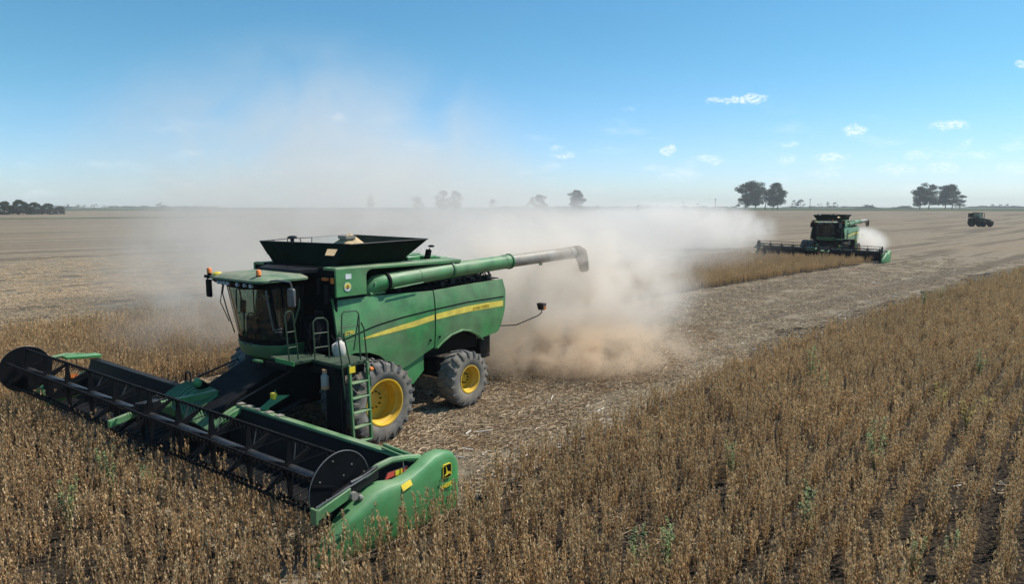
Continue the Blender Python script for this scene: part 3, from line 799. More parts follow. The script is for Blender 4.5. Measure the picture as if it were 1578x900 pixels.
    q = [fp(.55, 0), fp(1, 0), fp(1, 1), fp(.55, 1)]; mb.hexa([tuple(p) for p in q] + [tuple(p+Vector((0, .02, 0))) for p in q])
    q = [fp(0, 0), fp(.55, 0), fp(.55, .62), fp(0, .5)]; mb.hexa([tuple(p) for p in q] + [tuple(p+Vector((0, .02, 0))) for p in q])
    mb.build('tank_extension_wall', M['tankin'], P)
    mb = MB(); mb.tube([fp(0, 1.0), fp(.3, 1.02), fp(.55, 1.0)], .015, 6)
    for u in (0.0, .12, .14, .28, .42, .55): mb.tube([fp(u, .4), fp(min(1, u), 1.0)], .014, 5)
    mb.build('guard_bars', M['blackm'], P)
    mb = MB()
    for a, b in (('fr', 'fl'), ('fl', 'rl'), ('rl', 'rr'), ('rr', 'fr')):
        if (a, b) == ('rr', 'fr'): mb.tube([rim['rr'], fp(.55, 1)], .016, 6)
        else: mb.tube([rim[a], rim[b]], .016, 6)
    mb.build('tank_rim', M['blackm'], P)
    # grain heap and bubble-up auger spout in the tank
    hp = MB(); rings = []
    for i in range(7):
        t = i/6; rr = 1.25*(1-t)+.03; z = 4.15 + .72*t**1.1
        rings.append([(-1.2+rr*1.0*math.cos(a)*(1+.06*math.sin(3*a+i)), .05+rr*.85*math.sin(a), z+.03*math.sin(5*a+i)) for a in np.linspace(0, 6.28, 28, endpoint=False)])
    hp.loft(rings).build('grain_heap', M['grain'], P, 80)
    MB().tube([(-1.1, .1, 4.3), (-1.05, .12, 4.78)], .13, 10).box((-1.22, -.05, 4.76), (-.9, .28, 4.84)).build('filling_auger', M['steel'], P)
    MB().tube([(-.35, -1.3, 4.5), (-.35, -1.3, 4.78)], .05, 8).sphere((-.35, -1.3, 4.78), .10, 8, 5, 1.6, 1, .5).build('level_sensor', M['blackm'], P)
    # --- engine deck
    MB().hexa([(-2.0, 1.25, 3.4), (-5.5, 1.2, 3.3), (-5.5, -1.2, 3.3), (-2.0, -1.25, 3.4), (-2.0, 1.2, 4.10), (-4.6, 1.1, 3.86), (-4.6, -1.1, 3.86), (-2.0, -1.2, 4.10)]).build('engine_deck', M['black'], P)
    MB().hexa([(-4.6, 1.2, 3.3), (-5.68, 1.45, 3.3), (-5.68, -1.45, 3.3), (-4.6, -1.2, 3.3), (-4.6, 1.05, 3.84), (-5.2, 1.0, 3.62), (-5.2, -1.0, 3.62), (-4.6, -1.05, 3.84)]).build('rear_hood', M['black'], P, bevel=.03)
    mb = MB()
    for (x, y, z, a, b, c) in ((-2.6, .8, 4.1, .5, .5, .14), (-3.3, .75, 4.06, .45, .55, .16), (-3.8, .85, 3.98, .3, .4, .18), (-2.3, .2, 4.12, .6, .4, .2), (-3.4, -.1, 4.0, .7, .5, .24)):
        mb.box((x-a/2, y-b/2, z-.1), (x+a/2, y+b/2, z+c))
    mb.build('engine_cover', M['green'], P, bevel=.03)
    mb = MB()
    for k in range(26):
        x = rng.uniform(-5.4, -1.4); y = rng.uniform(1.25, 1.55); z = 3.38 + rng.uniform(.0, .12)
        mb.box((x-.08, y-.06, z-.1), (x+rng.uniform(.02, .1), y+.06, z+rng.uniform(0, .10)))
    for k in range(7):
        x = rng.uniform(-5.2, -3.2); mb.tube([(x, 1.2, 3.5), (x-.2, 1.3, 3.75), (x-.5, 1.25, 3.45)], .025, 6)
    mb.build('engine_fittings', M['blackm'], P, bevel=.006)
    MB().box((-.34, 1.25, 3.42), (-5.6, 1.64, 3.44)).build('deck_floor', M['black'], P)
    ex = MB().tube([(-2.95, 1.15, 3.95), (-3.08, 1.15, 4.40)], [.085, .085], 14).build('exhaust_pipe', M['black'], P)
    MB().tube([(-3.10, 1.15, 4.36), (-3.12, 1.15, 4.44)], .02, 6).sphere((-3.18, 1.15, 4.50), .10, 12, 6, 1.0, .9, .35).build('exhaust_flap', M['black'], ex)
    # --- unloading auger
    a0, a1, a2, a3 = (-1.05, 1.58, 3.70), (-3.47, 1.58, 3.82), (-6.17, 1.58, 3.90), (-10.1, 1.58, 3.99)
    MB().tube([a0, a1, a2], .215, 28).build('unloading_auger', M['green'], P)
    MB().tube([a2, (-9.9, 1.58, 3.985)], [.20, .20], 28).build('unloading_auger', M['steel'], P)
    for p, r_, m_ in ((a0, .25, 'black'), (a1, .245, 'green_dark'), (a2, .245, 'green_dark'), ((-5.9, 1.58, 3.895), .222, 'green'), ((-9.55, 1.58, 3.98), .215, 'steel'), ((-2.2, 1.58, 3.757), .222, 'green')):
        MB().tube([(p[0]+.035, p[1], p[2]), (p[0]-.035, p[1], p[2]+.001)], r_, 28).build('clamp_ring', M[m_], P)
    MB().tube([(-.55, 1.40, 3.40), (-.62, 1.45, 3.52), (-.78, 1.52, 3.66), (-1.05, 1.58, 3.70)], [.20, .22, .22, .215], 20).build('auger_elbow', M['green_clean'], P)
    MB().box((-.5, 1.66, 3.42), (-1.0, 1.42, 3.48)).box((-.62, 1.70, 3.6), (-.72, 1.5, 3.72)).build('elbow_bracket', M['green'], P, bevel=.01)
    MB().tube([(-9.85, 1.58, 3.985), (-10.15, 1.58, 4.0), (-10.38, 1.58, 3.92), (-10.50, 1.58, 3.72), (-10.66, 1.58, 3.30)], [.215, .23, .24, .22, .17], 20).build('discharge_spout', M['spout'], P, 60)
    MB().box((-7.9, 1.5, 3.66), (-8.02, 1.56, 3.76)).build('auger_bracket', M['green'], P)
    MB().tube([(-1.15, 1.80, 3.54), (-2.2, 1.80, 3.60)], .018, 6).build('auger_rod', M['green'], P)
    # --- chassis, rear, axles
    MB().box((1.3, -.95, .85), (-1.4, .95, 1.9)).box((-1.2, -1.1, 1.3), (-5.2, 1.1, 3.3)).box((-2.0, -.9, .75), (-3.0, .9, 1.6)).build('chassis', M['black'], P, bevel=.03)
    MB().prism([(.5, 2.0), (.5, 3.4), (-5.7, 3.35), (-5.7, 2.0), (-4.7, 1.75), (-4.6, 2.3), (-2.8, 2.3), (-2.7, 1.6), (-1.3, 1.5), (-1.0, 2.1)], -1.58, 1.58).build('inner_body', M['black'], P)
    MB().prism([(-5.70, 3.36), (-5.86, 3.05), (-5.82, 2.5), (-5.66, 2.0), (-5.50, 1.8), (-5.45, 2.2), (-5.6, 3.3)], -1.66, 1.66).build('rear_hood_panel', M['green'], P, bevel=.02)
    MB().box((-5.2, -1.2, .9), (-5.7, 1.2, 1.75)).build('straw_chopper', M['black'], P, bevel=.03)
    MB().tube([(0, -1.95, .97), (0, 1.95, .97)], .17, 12).box((.35, -1.2, .6), (-.35, 1.2, 1.3)).build('front_axle', M['green_dark'], P)
    MB().tube([(-3.45, -1.85, .78), (-3.45, 1.85, .78)], .13, 12).box((-3.2, -1.2, .85), (-3.7, 1.2, 1.2)).build('rear_axle', M['black'], P, bevel=.02)
    for yo, s in ((2.70, 1), (2.0, 1), (-2.70, -1), (-2.0, -1)):
        wheel('wheel', P, 0, yo, s, .975, .60, .56, 22, .40)
    for s in (1, -1): wheel('wheel', P, -3.45, 2.35*s, s, .79, .58, .39, 19, .22)
    mb = MB().tube([(-5.5, 1.6, 1.94), (-6.4, 1.70, 1.86), (-7.5, 1.75, 2.02), (-7.72, 1.75, 2.10), (-7.72, 1.75, 2.24)], .017, 6); arm = mb.build('warning_lamp_arm', M['black'], P)
    MB().hexa([(-7.64, 1.66, 2.20), (-7.64, 1.86, 2.20), (-7.76, 1.86, 2.20), (-7.76, 1.66, 2.20), (-7.60, 1.62, 2.42), (-7.60, 1.90, 2.42), (-7.80, 1.90, 2.42), (-7.80, 1.62, 2.42)]).build('warning_lamp', M['black'], arm, bevel=.01)
    MB().tube([(-7.70, 1.87, 2.27), (-7.70, 1.92, 2.27)], .055, 10).build('lamp_lens', M['orange'], arm)
    # --- cab
    cab = MB()
    def outline(z, grow=0.0, n=9):
        t = (z-2.1)/1.75; xp = 1.48 + .34*t + grow; xc = 1.80 + .32*t + grow; w = .86 + .04*t + grow
        pts = [(.95-grow, w, z)]
        for k in range(n):
            y = w*(1 - 2*k/(n-1)); f = 1-abs(y/w)**2.6
            pts.append((xp + (xc-xp)*f, y, z))
        pts.append((.95-grow, -w, z)); return pts
    MB().loft([outline(1.98, -.12), outline(2.10, .02), outline(2.36, .03), outline(2.40, -.02)]).build('cab_base', M['green_dark'], P, 50)
    cab.box((.90, -.8, 2.35), (.96, .8, 3.85)); cb = cab.build('cab_rear_wall', M['black'], P)
    gl = MB()
    zs = (2.42, 2.9, 3.4, 3.84)
    rings = [outline(z, -.015) for z in zs]
    nn = len(rings[0])
    for i in range(len(zs)-1):
        for k in range(1, nn-2): gl.add([rings[i][k], rings[i][k+1], rings[i+1][k+1], rings[i+1][k]], [(0, 1, 2, 3)])
    gl.build('windscreen', M['glass'], P, 60)
    for s, k0 in ((1, 0), (-1, nn-2)):
        g2 = MB()
        for i in range(len(zs)-1): g2.add([rings[i][k0], rings[i][k0+1], rings[i+1][k0+1], rings[i+1][k0]], [(0, 1, 2, 3)])
        g2.build('side_window', M['glass'], P)
    for s in (1, -1):
        b_, t_ = outline(2.40), outline(3.86); k = 1 if s > 0 else nn-2
        MB().tube([b_[k], outline(3.1)[k], t_[k]], .035, 8).build('cab_pillar', M['black'], P)
        k = 0 if s > 0 else nn-1
        MB().tube([b_[k], t_[k]], .045, 8).build('cab_pillar', M['black'], P)
        x = 1.15; MB().tube([(1.42, .885*s, 2.45), (1.40, .90*s, 3.0), (1.52, .91*s, 3.8)], .018, 6).build('door_frame', M['black'], P)
    # rounded corner of the dark window surround
    MB().loft([outline(3.72, .0), outline(3.90, .01)], caps=False).build('window_surround', M['black'], P)
    MB().loft([outline(2.36, .012), outline(2.50, .006)], caps=False).build('window_surround', M['black'], P)
    # far-side window frame seen through the cab
    MB().tube([(1.15, -.84, 3.55), (1.6, -.85, 3.58), (1.62, -.86, 3.0), (1.15, -.84, 2.95), (1.15, -.84, 3.55)], .018, 6).build('far_window_frame', M['black'], P)
    # roof
    def roof(z, g): 
        pts = [];
        for (cx, cy_, a0_) in ((1.98, .88, 0), (1.02, .90, 90), (1.02, -.90, 180), (1.98, -.88, 270)):
            for k in range(6):
                a = R(a0_ + 90*k/5); rr = .16+g; pts.append((cx + rr*math.cos(a) + (.09*(1-(cy_/1.0)**2) if a0_ in (0, 270) else 0), cy_ + rr*math.sin(a), z))
        return pts
    MB().loft([roof(3.88, .0), roof(3.90, .05), roof(3.945, .05), roof(3.99, -.03), roof(4.03, -.12)]).build('cab_roof', M['roofgreen'], P, 40)
    MB().loft([roof(3.80, -.06), roof(3.862, .03)]).build('roof_visor', M['black'], P)
    MB().hexa([(1.0, .85, 4.02), (1.0, -.85, 4.02), (.52, -1.1, 4.02), (.52, 1.1, 4.02), (.98, .80, 4.10), (.98, -.80, 4.10), (.52, -1.1, 4.14), (.52, 1.1, 4.14)]).build('air_duct', M['backsheet'], P, bevel=.02)
    for y in (-.62, -.48, -.34, -.2, .2, .5, .75):
        MB().tube([(2.14, y, 3.83), (2.20, y, 3.825)], .045, 10).build('work_light', M['lens'], P)
    MB().tube([(2.0, .80, 4.0), (2.0, .80, 4.06)], .055, 12).build('beacon_base', M['black'], P)
    MB().tube([(2.0, .80, 4.06), (2.0, .80, 4.17), (2.0, .80, 4.19)], [.06, .055, .03], 12).build('beacon', M['orange'], P, 50)
    MB().tube([(2.05, -.9, 3.9), (2.05, -1.30, 3.93)], .03, 6).box((1.98, -1.38, 3.88), (2.12, -1.10, 3.95)).build('beacon_bracket', M['black'], P)
    MB().tube([(2.05, -1.25, 3.96), (2.05, -1.25, 4.00)], .05, 12).build('beacon_base', M['black'], P)
    MB().tube([(2.05, -1.25, 4.0), (2.05, -1.25, 4.11), (2.05, -1.25, 4.13)], [.06, .055, .03], 12).build('beacon', M['orange'], P, 50)
    MB().sphere((2.05, -.86, 3.98), .13, 14, 8, 1, 1.3, .6).build('navigation_dome', M['amber'], P)
    MB().tube([(.9, .3, 4.1), (1.0, .0, 4.7)], .006, 4).build('aerial', M['black'], P)
    # mirrors
    ma = MB().tube([(1.95, .95, 3.92), (1.82, 1.25, 3.96), (1.66, 1.5, 3.92), (1.62, 1.5, 3.78)], .02, 8).build('mirror_arm', M['mirror'], P)
    MB().box((1.70, 1.40, 3.36), (1.60, 1.62, 3.78)).build('mirror', M['mirror'], ma, bevel=.035)
    ma = MB().tube([(2.05, -1.2, 3.9), (2.05, -1.35, 3.86)], .02, 8).build('mirror_arm', M['black'], P)
    MB().box((2.08, -1.42, 3.40), (2.0, -1.22, 3.84)).build('mirror', M['black'], ma, bevel=.03)
    MB().tube([(1.86, -.93, 3.8), (1.90, -.96, 3.5), (1.80, -.93, 3.0), (1.66, -.91, 2.5)], .014, 6).tube([(1.9, -.93, 3.75), (1.96, -.97, 3.3), (1.78, -.93, 2.8)], .011, 6).build('wiper_hose', M['black'], P)
    MB().tube([(1.86, .84, 3.7), (1.80, .86, 3.2), (1.68, .80, 2.75)], .022, 6).tube([(1.68, .80, 2.75), (1.6, 1.0, 2.80)], .014, 6).tube([(1.66, .82, 2.70), (1.6, 1.0, 2.72)], .014, 6).build('door_handle_bar', M['mirror'], P)
    # interior
    MB().box((1.2, -.3, 2.4), (1.6, .3, 2.75)).box((1.15, -.28, 2.7), (1.25, .28, 3.35)).box((1.2, -.5, 2.5), (1.6, -.35, 2.95)).build('driver_seat', M['cushion'], P, bevel=.04)
    MB().tube([(1.75, 0, 2.4), (1.72, 0, 2.85)], .05, 8).build('steering_column', M['black'], P)
    MB().tube([(1.70+.05*math.sin(a), .2*math.cos(a), 2.92+.17*math.sin(a)) for a in np.linspace(0, 6.283, 17)], .016, 6, caps=False).build('steering_wheel', M['black'], P)
    MB().box((1.66, -.62, 3.05), (1.62, -.40, 3.35)).tube([(1.62, -.5, 2.9), (1.62, -.5, 3.1)], .015, 5).build('monitor', M['black'], P, bevel=.01)
    # --- platform, rails, ladder
    MB().box((1.90, .93, 2.12), (1.02, 1.9, 2.19)).build('platform', M['platform'], P, bevel=.01)
    MB().box((1.45, 1.905, 2.10), (.62, 2.9, 2.18)).build('platform', M['platform'], P, bevel=.01)
    MB().box((1.93, 1.2, 2.10), (1.905, 1.9, 2.20)).build('platform_edge', M['green_clean'], P)
    MB().box((2.0, .9, 1.98), (1.0, 1.75, 2.10)).box((1.5, 1.8, 1.9), (.7, 2.8, 2.08)).build('platform_frame', M['black'], P)
    M['rail'] = surf('dark rail paint', (0.012, 0.05, 0.022), 0.4, dust=0.08, up=0.1)
    def rail(pts, bars=()):
        mb = MB(); mb.tube(pts, .017, 8)
        for a, b in bars: mb.tube([a, b], .013, 6)
        return mb.build('handrail', M['rail'], P)
    rail([(1.93, 1.75, 2.2), (2.0, 1.75, 3.22), (1.96, 1.75, 3.30), (1.86, 1.75, 3.32), (1.80, 1.75, 3.25), (1.70, 1.75, 2.2)], [((1.97, 1.75, 2.85), (1.78, 1.75, 2.85)), ((1.95, 1.75, 2.5), (1.73, 1.75, 2.5))])
    rail([(1.58, 2.2, 2.2), (1.60, 2.2, 3.08), (1.52, 2.2, 3.15), (1.32, 2.2, 3.14), (1.22, 2.2, 3.05), (1.20, 2.2, 2.2)], [((1.59, 2.2, 2.82), (1.21, 2.2, 2.80)), ((1.59, 2.2, 2.5), (1.2, 2.2, 2.48))])
    rail([(.68, 1.95, 2.15), (.62, 1.95, 3.1), (.55, 1.95, 3.16), (.20, 1.95, 3.14), (.12, 1.95, 3.05), (.30, 1.95, 2.2)], [((.66, 1.95, 2.8), (.16, 1.95, 2.78)), ((.67, 1.95, 2.45), (.24, 1.95, 2.43))])
    rail([(1.36, 2.92, 1.4), (1.42, 2.92, 2.2), (1.50, 2.92, 2.8), (1.46, 2.92, 2.92), (1.36, 2.92, 2.88), (1.20, 2.92, 2.2), (1.16, 2.92, 1.5)])
    rail([(.62, 2.92, 1.55), (.72, 2.92, 2.2), (.78, 2.92, 2.9), (.86, 2.92, 3.05), (.93, 2.92, 3.02), (.90, 2.92, 2.2)], [((.91, 2.92, 2.25), (.91, 2.92, 3.2))])
    rail([(1.40, 1.2, 2.9), (1.32, 1.3, 3.3), (1.30, 1.3, 3.5)])
    ld = MB()
    for x in (1.24, .74): ld.box((x-.025, 2.92, 2.15), (x+.025, 3.0, .45)) if False else ld.hexa([(x-.025-.0, 2.98, .38), (x+.025, 2.98, .38), (x+.025, 3.06, .38), (x-.025, 3.06, .38), (x-.025, 2.90, 2.15), (x+.025, 2.90, 2.15), (x+.025, 2.98, 2.15), (x-.025, 2.98, 2.15)])
    ladder = ld.build('ladder', M['green'], P, bevel=.006)
    for z in (1.74, 1.40, 1.07, .74, .40):
        y = 2.94 + (2.15-z)*.045
        MB().box((1.22, y-.12, z-.03), (.76, y+.06, z+.0)).build('rung', M['green'], ladder, bevel=.01)
    MB().box((1.46, 2.4, .5), (1.40, 2.9, 2.1)).box((1.40, 2.86, .35), (1.34, 2.92, 2.1)).build('ladder_guard', M['black'], P)
    MB().box((1.28, 2.99, 1.98), (1.12, 3.0, 2.12)).build('hazard_sticker', M['amber'], P)
    MB().tube([(.70, 2.98, 1.96), (.62, 2.98, 1.96)], .05, 8).build('marker_lamp', M['orange'], P)
    can = MB().tube([(1.52, 2.45, 1.62), (1.52, 2.45, 1.90), (1.52, 2.45, 1.94), (1.52, 2.45, 1.98)], [.09, .09, .05, .06], 14).build('fire_extinguisher', M['canister'], P)
    MB().tube([(1.52, 2.45, 1.60), (1.52, 2.45, 1.68)], .094, 14).tube([(1.52, 2.45, 1.98), (1.52, 2.45, 2.04)], .06, 10).build('orange_band', surf('faded orange', (.55, .25, .10), .5, dust=.2), can)['kind'] = 'stuff'
    # hydraulic clutter between the cab and the platform
    mb = MB()
    for k in range(14):
        x = rng.uniform(.7, 1.3); y = rng.uniform(1.0, 1.7); mb.tube([(x, y, 2.2), (x+rng.uniform(-.2, .2), y+.1, 2.5), (x, y, rng.uniform(2.5, 3.1))], rng.uniform(.01, .03), 5)
    mb.box((.7, 1.0, 2.2), (1.0, 1.5, 3.0)); mb.build('hydraulic_lines', M['black'], P)
    # --- feeder house
    MB().hexa([(3.25, -.75, .35), (3.25, .75, .35), (.9, .75, .9), (.9, -.75, .9), (3.15, -.75, 1.15), (3.15, .75, 1.15), (1.1, .75, 2.0), (1.1, -.75, 2.0)]).build('feeder_house', M['black'], P, bevel=.03)
    MB().tube([(1.0, .95, 1.0), (2.6, .95, .6)], .06, 8).tube([(1.0, -.95, 1.0), (2.6, -.95, .6)], .06, 8).tube([(1.6, 1.4, 1.9), (2.7, .9, 1.3)], .02, 6).tube([(1.8, -.6, 1.9), (2.3, -1.6, 1.4)], .025, 6).build('lift_cylinder', M['blackm'], P)
    MB().box((2.1, .55, 2.06), (2.02, .85, 2.11)).build('step_plate', M['green'], P)
    make_header(P)
    return root

def make_header(P):
    fn = lambda p: (p[0] - .055*p[1], p[1], p[2] - .025*p[1])
    L_, R_ = 6.10, -6.10
    hd = MB().add([(2.68, L_, 1.20), (2.68, R_, 1.20), (2.92, R_, .28), (2.92, L_, .28)], [(0, 1, 2, 3)])
    hd = MB().loft([[(2.60, y, 1.20), (2.70, y, 1.20), (2.98, y, .30), (2.88, y, .26)] for y in (L_, 0, R_)]).build('header', M['backsheet'], P, fn=fn)
    MB().loft([[(2.54, y, 1.15), (2.54, y, 1.215), (2.72, y, 1.235), (2.74, y, 1.18)] for y in (6.05, .75)]).build('top_beam', M['green'], hd, fn=fn, bevel=.01)
    MB().loft([[(2.54, y, 1.15), (2.54, y, 1.215), (2.72, y, 1.225), (2.74, y, 1.18)] for y in (-1.3, -6.05)]).build('top_beam', M['backsheet'], hd, fn=fn)
    MB().tube([(2.56, 5.2, 1.27), (2.58, 6.1, 1.22)], .035, 8).tube([(2.70, 5.3, 1.27), (2.72, 6.15, 1.22)], .025, 8).build('beam_tube', M['green'], hd, fn=fn)
    # ribbed centre cover
    def cz(y): return float(np.interp(y, [-1.4, -.75, 0, .6, 1.0], [1.36, 1.46, 1.36, 1.24, 1.18]))
    def cv(y, t): return (2.62 + .80*t, y, cz(y) - .06*t - .34*t*t)
    ys = np.linspace(-1.38, .95, 14)
    MB().loft([[cv(y, t) for t in (0, .2, .4, .6, .8, 1)] + [(3.40, y, .85), (2.62, y, 1.1)] for y in ys]).build('centre_cover', M['green_clean'], hd, fn=fn)
    for k in range(16):
        y = -1.30 + k*.145
        MB().loft([[(x, y-.012, z), (x, y+.012, z), (x, y+.008, z+.022), (x, y-.008, z+.022)] for x, _, z in [cv(y, t) for t in (.02, .25, .5, .75, .98)]]).build('rib', M['green_dark'], hd, fn=fn)
    MB().tube([(2.62, -1.45, 1.2), (2.60, -1.45, 1.50), (2.62, -1.40, 1.60), (2.62, -1.22, 1.61), (2.64, -1.16, 1.5), (2.66, -1.16, 1.2)], .022, 8).build('hose_hoop', M['blackm'], hd, fn=fn)
    MB().tube([(2.62, -.52, 1.35), (2.86, -.46, 1.52)], .11, 10).build('gearbox_cover', M['black'], hd, fn=fn)
    MB().sphere((2.90, -.42, 1.56), .13, 10, 6, .6, 1.0, .9).build('gearbox_cap', M['green_clean'], hd, fn=fn)
    for y in (.75, 1.05, 1.4, 1.75, 2.1):
        MB().box((2.56, y, 1.24), (2.70, y+.16, 1.25)).build('worn_patch', M['steel'], hd, fn=fn)
    # triangular bracket with lamp on the back
    MB().prism([(2.45, 1.2), (2.35, 1.45), (2.25, 1.6), (2.55, 1.20)], 1.52, 1.56).add([(2.62, 1.42, 1.22), (2.62, 1.62, 1.22), (2.30, 2.10, 1.60), (2.42, 1.72, 1.55)], [(0, 1, 2, 3)]).build('lamp_bracket', M['green_clean'], hd, fn=fn)
    MB().box((2.38, 1.62, 1.46), (2.46, 1.78, 1.60)).build('yellow_lamp', M['amber'], hd, fn=fn, bevel=.02)
    # draper belts with cleats
    for a, b in ((5.9, 1.0), (-1.0, -5.9)):
        mb = MB().hexa([(2.98, a, .28), (2.98, b, .28), (4.18, b, .10), (4.18, a, .10), (2.98, a, .31), (2.98, b, .31), (4.18, b, .13), (4.18, a, .13)])
        bl = mb.build('draper_belt', M['black'], hd, fn=fn)
        cl = MB(); n = 18
        for k in range(n):
            y = a + (b-a)*(k+.5)/n; cl.box((3.0, y-.012, .30), (3.02, y+.012, .33)); cl.hexa([(3.0, y-.015, .31), (3.0, y+.015, .31), (4.15, y+.015, .13), (4.15, y-.015, .13), (3.0, y-.015, .335), (3.0, y+.015, .335), (4.15, y+.015, .155), (4.15, y-.015, .155)])
        cl.build('belt_cleats', M['blackm'], hd, fn=fn)
    MB().hexa([(2.98, .98, .27), (2.98, -.98, .27), (4.18, -.98, .08), (4.18, .98, .08), (2.98, .98, .29), (2.98, -.98, .29), (4.18, -.98, .11), (4.18, .98, .11)]).build('feed_belt', M['black'], hd, fn=fn)
    # knife bar and guards
    mb = MB().box((4.18, R_, .06), (4.30, L_, .12))
    for k in range(160):
        y = R_ + (k+.5)*12.2/160; mb.add([(4.28, y-.018, .07), (4.28, y+.018, .07), (4.42, y, .09), (4.28, y, .12)], [(0, 1, 2), (0, 2, 3), (1, 3, 2)])
    mb.build('knife_bar', M['blackm'], hd, fn=fn)
    # --- reel: two sections, tube, spiders, six tine bats
    HX, HZ, RR = 4.28, 1.23, .55
    M['reeltube'] = surf('glossy black tube', (0.015, 0.018, 0.023), 0.22, dust=0.02, up=0.1, spec=0.7)
    MB().tube([(HX, 5.92, HZ), (HX, .12, HZ)], .085, 14).build('reel_tube', M['reeltube'], hd, fn=fn)
    MB().tube([(HX, -.12, HZ), (HX, -5.92, HZ)], .085, 14).build('reel_tube', M['reeltube'], hd, fn=fn)
    angs = [R(30 + 60*k) for k in range(6)]
    for (a, b) in ((5.90, .12), (-.12, -5.90)):
        for ang in angs:
            cx, cz = HX + RR*math.cos(ang), HZ + RR*math.sin(ang)
            mb = MB(); mb.tube([(cx, a, cz), (cx, b, cz)], .021, 7)
            n = 46
            for k in range(n):
                y = a + (b-a)*(k+.5)/n
                mb.box((cx-.022, y-.028, cz-.026), (cx+.026, y+.028, cz+.022))
                mb.add([(cx+.012, y-.011, cz-.02), (cx+.012, y+.011, cz-.02), (cx-.05, y, cz-.24), (cx-.005, y, cz-.02)], [(0, 1, 2), (1, 3, 2), (3, 0, 2)])
            mb.build('reel_bat', M['black'], hd, fn=fn)
        for k in range(6):
            y = a + (b-a)*(k/5.0)
            if k in (0, 5): y += (-.06 if k == 0 else .06)*(1 if a > b else -1)
            mb = MB()
            for ang in angs:
                c_, s_ = math.cos(ang), math.sin(ang); px, pz = -s_, c_
                w0, w1 = .075, .022
                p = [(HX+.05*c_+px*w0, HZ+.05*s_+pz*w0), (HX+.05*c_-px*w0, HZ+.05*s_-pz*w0), (HX+RR*c_-px*w1, HZ+RR*s_-pz*w1), (HX+RR*c_+px*w1, HZ+RR*s_+pz*w1)]
                mb.hexa([(q[0], y-.02, q[1]) for q in p] + [(q[0], y+.02, q[1]) for q in p])
            mb.lathe([(.001, -.04), (.12, -.04), (.12, .04), (.001, .04)], (HX, y, HZ), 12)
            mb.build('reel_spider', M['black'], hd, fn=fn)
            if 0 < k < 5:
                mb = MB()
                for ang in angs[:3:2]:
                    for dy in (.45, -.45):
                        mb.tube([(HX+.1*math.cos(ang), y, HZ+.1*math.sin(ang)), (HX+RR*math.cos(ang), y+dy, HZ+RR*math.sin(ang))], .011, 5)
                mb.build('reel_brace', M['blackm'], hd, fn=fn)
    for y, s in ((6.02, 1), (-6.02, -1)):
        mb = MB().lathe([(.001, .012), (.2, .022), (.56, .008), (.60, .012), (.605, -.012), (.56, -.008), (.001, -.012)], (HX, y, HZ), 56)
        for k in range(3):
            a = R(20+120*k); mb.hexa([(HX+.15*math.cos(a)-.02*math.sin(a), y+.0, HZ+.15*math.sin(a)+.02*math.cos(a)), (HX+.15*math.cos(a)+.02*math.sin(a), y, HZ+.15*math.sin(a)-.02*math.cos(a)), (HX+.58*math.cos(a)+.02*math.sin(a), y, HZ+.58*math.sin(a)-.02*math.cos(a)), (HX+.58*math.cos(a)-.02*math.sin(a), y, HZ+.58*math.sin(a)+.02*math.cos(a)),
                                                   (HX+.15*math.cos(a)-.02*math.sin(a), y+.035*s, HZ+.15*math.sin(a)+.02*math.cos(a)), (HX+.15*math.cos(a)+.02*math.sin(a), y+.035*s, HZ+.15*math.sin(a)-.02*math.cos(a)), (HX+.58*math.cos(a)+.02*math.sin(a), y+.03*s, HZ+.58*math.sin(a)-.02*math.cos(a)), (HX+.58*math.cos(a)-.02*math.sin(a), y+.03*s, HZ+.58*math.sin(a)+.02*math.cos(a))])
        mb.build('reel_disc', M['black'], hd, fn=fn)
        MB().tube([(HX+.60*math.cos(a), y+.01*s, HZ+.60*math.sin(a)) for a in np.linspace(0, 6.283, 57)], .008, 5, caps=False).build('disc_rim', M['mirror'], hd, fn=fn)
        mb = MB()
        for a, r_ in ((.5, .45), (1.3, .5), (2.2, .4), (2.9, .5), (3.6, .42), (4.4, .5), (5.2, .44), (5.9, .3), (1.9, .2)):
            mb.lathe([(.001, .03*s), (.012, .03*s), (.014, 0)], (HX+r_*math.cos(a), y, HZ+r_*math.sin(a)), 6)
        mb.build('disc_bolts', M['steel'], hd, fn=fn)
        # reel arm: bent beam over the disc, black hub plate, green forward box
        ya = y + .13*s
        MB().tube([(2.62, ya, 1.27), (2.95, ya, 1.36), (3.3, ya, 1.42), (3.6, ya, 1.40), (3.9, ya, 1.30)], .055, 8).build('reel_arm', M['green'], hd, fn=fn)
        MB().hexa([(3.62, ya-.03, 1.22), (4.62, ya-.03, 1.02), (4.62, ya+.05, 1.02), (3.62, ya+.05, 1.22), (3.62, ya-.03, 1.44), (4.55, ya-.03, 1.22), (4.55, ya+.05, 1.22), (3.62, ya+.05, 1.44)]).build('hub_plate', M['blackm'], hd, fn=fn, bevel=.015)
        MB().hexa([(4.25, ya+.055*s-.05, 1.10), (4.92, ya+.055*s-.05, .93), (4.92, ya+.055*s+.05, .93), (4.25, ya+.055*s+.05, 1.10), (4.25, ya+.055*s-.05, 1.27), (4.92, ya+.055*s-.05, 1.10), (4.92, ya+.055*s+.05, 1.10), (4.25, ya+.055*s+.05, 1.27)]).build('arm_box', M['green'], hd, fn=fn, bevel=.012)
        MB().box((4.90, ya-.02, .90), (4.94, ya+.12*s, 1.14)).build('arm_end_plate', M['green'], hd, fn=fn)
        MB().tube([(3.8, ya+.07*s, 1.36), (4.9, ya+.07*s, 1.16)], .014, 6).tube([(3.3, ya, 1.38), (4.2, ya+.04*s, 1.33)], .02, 6).build('arm_rod', M['mirror'], hd, fn=fn)
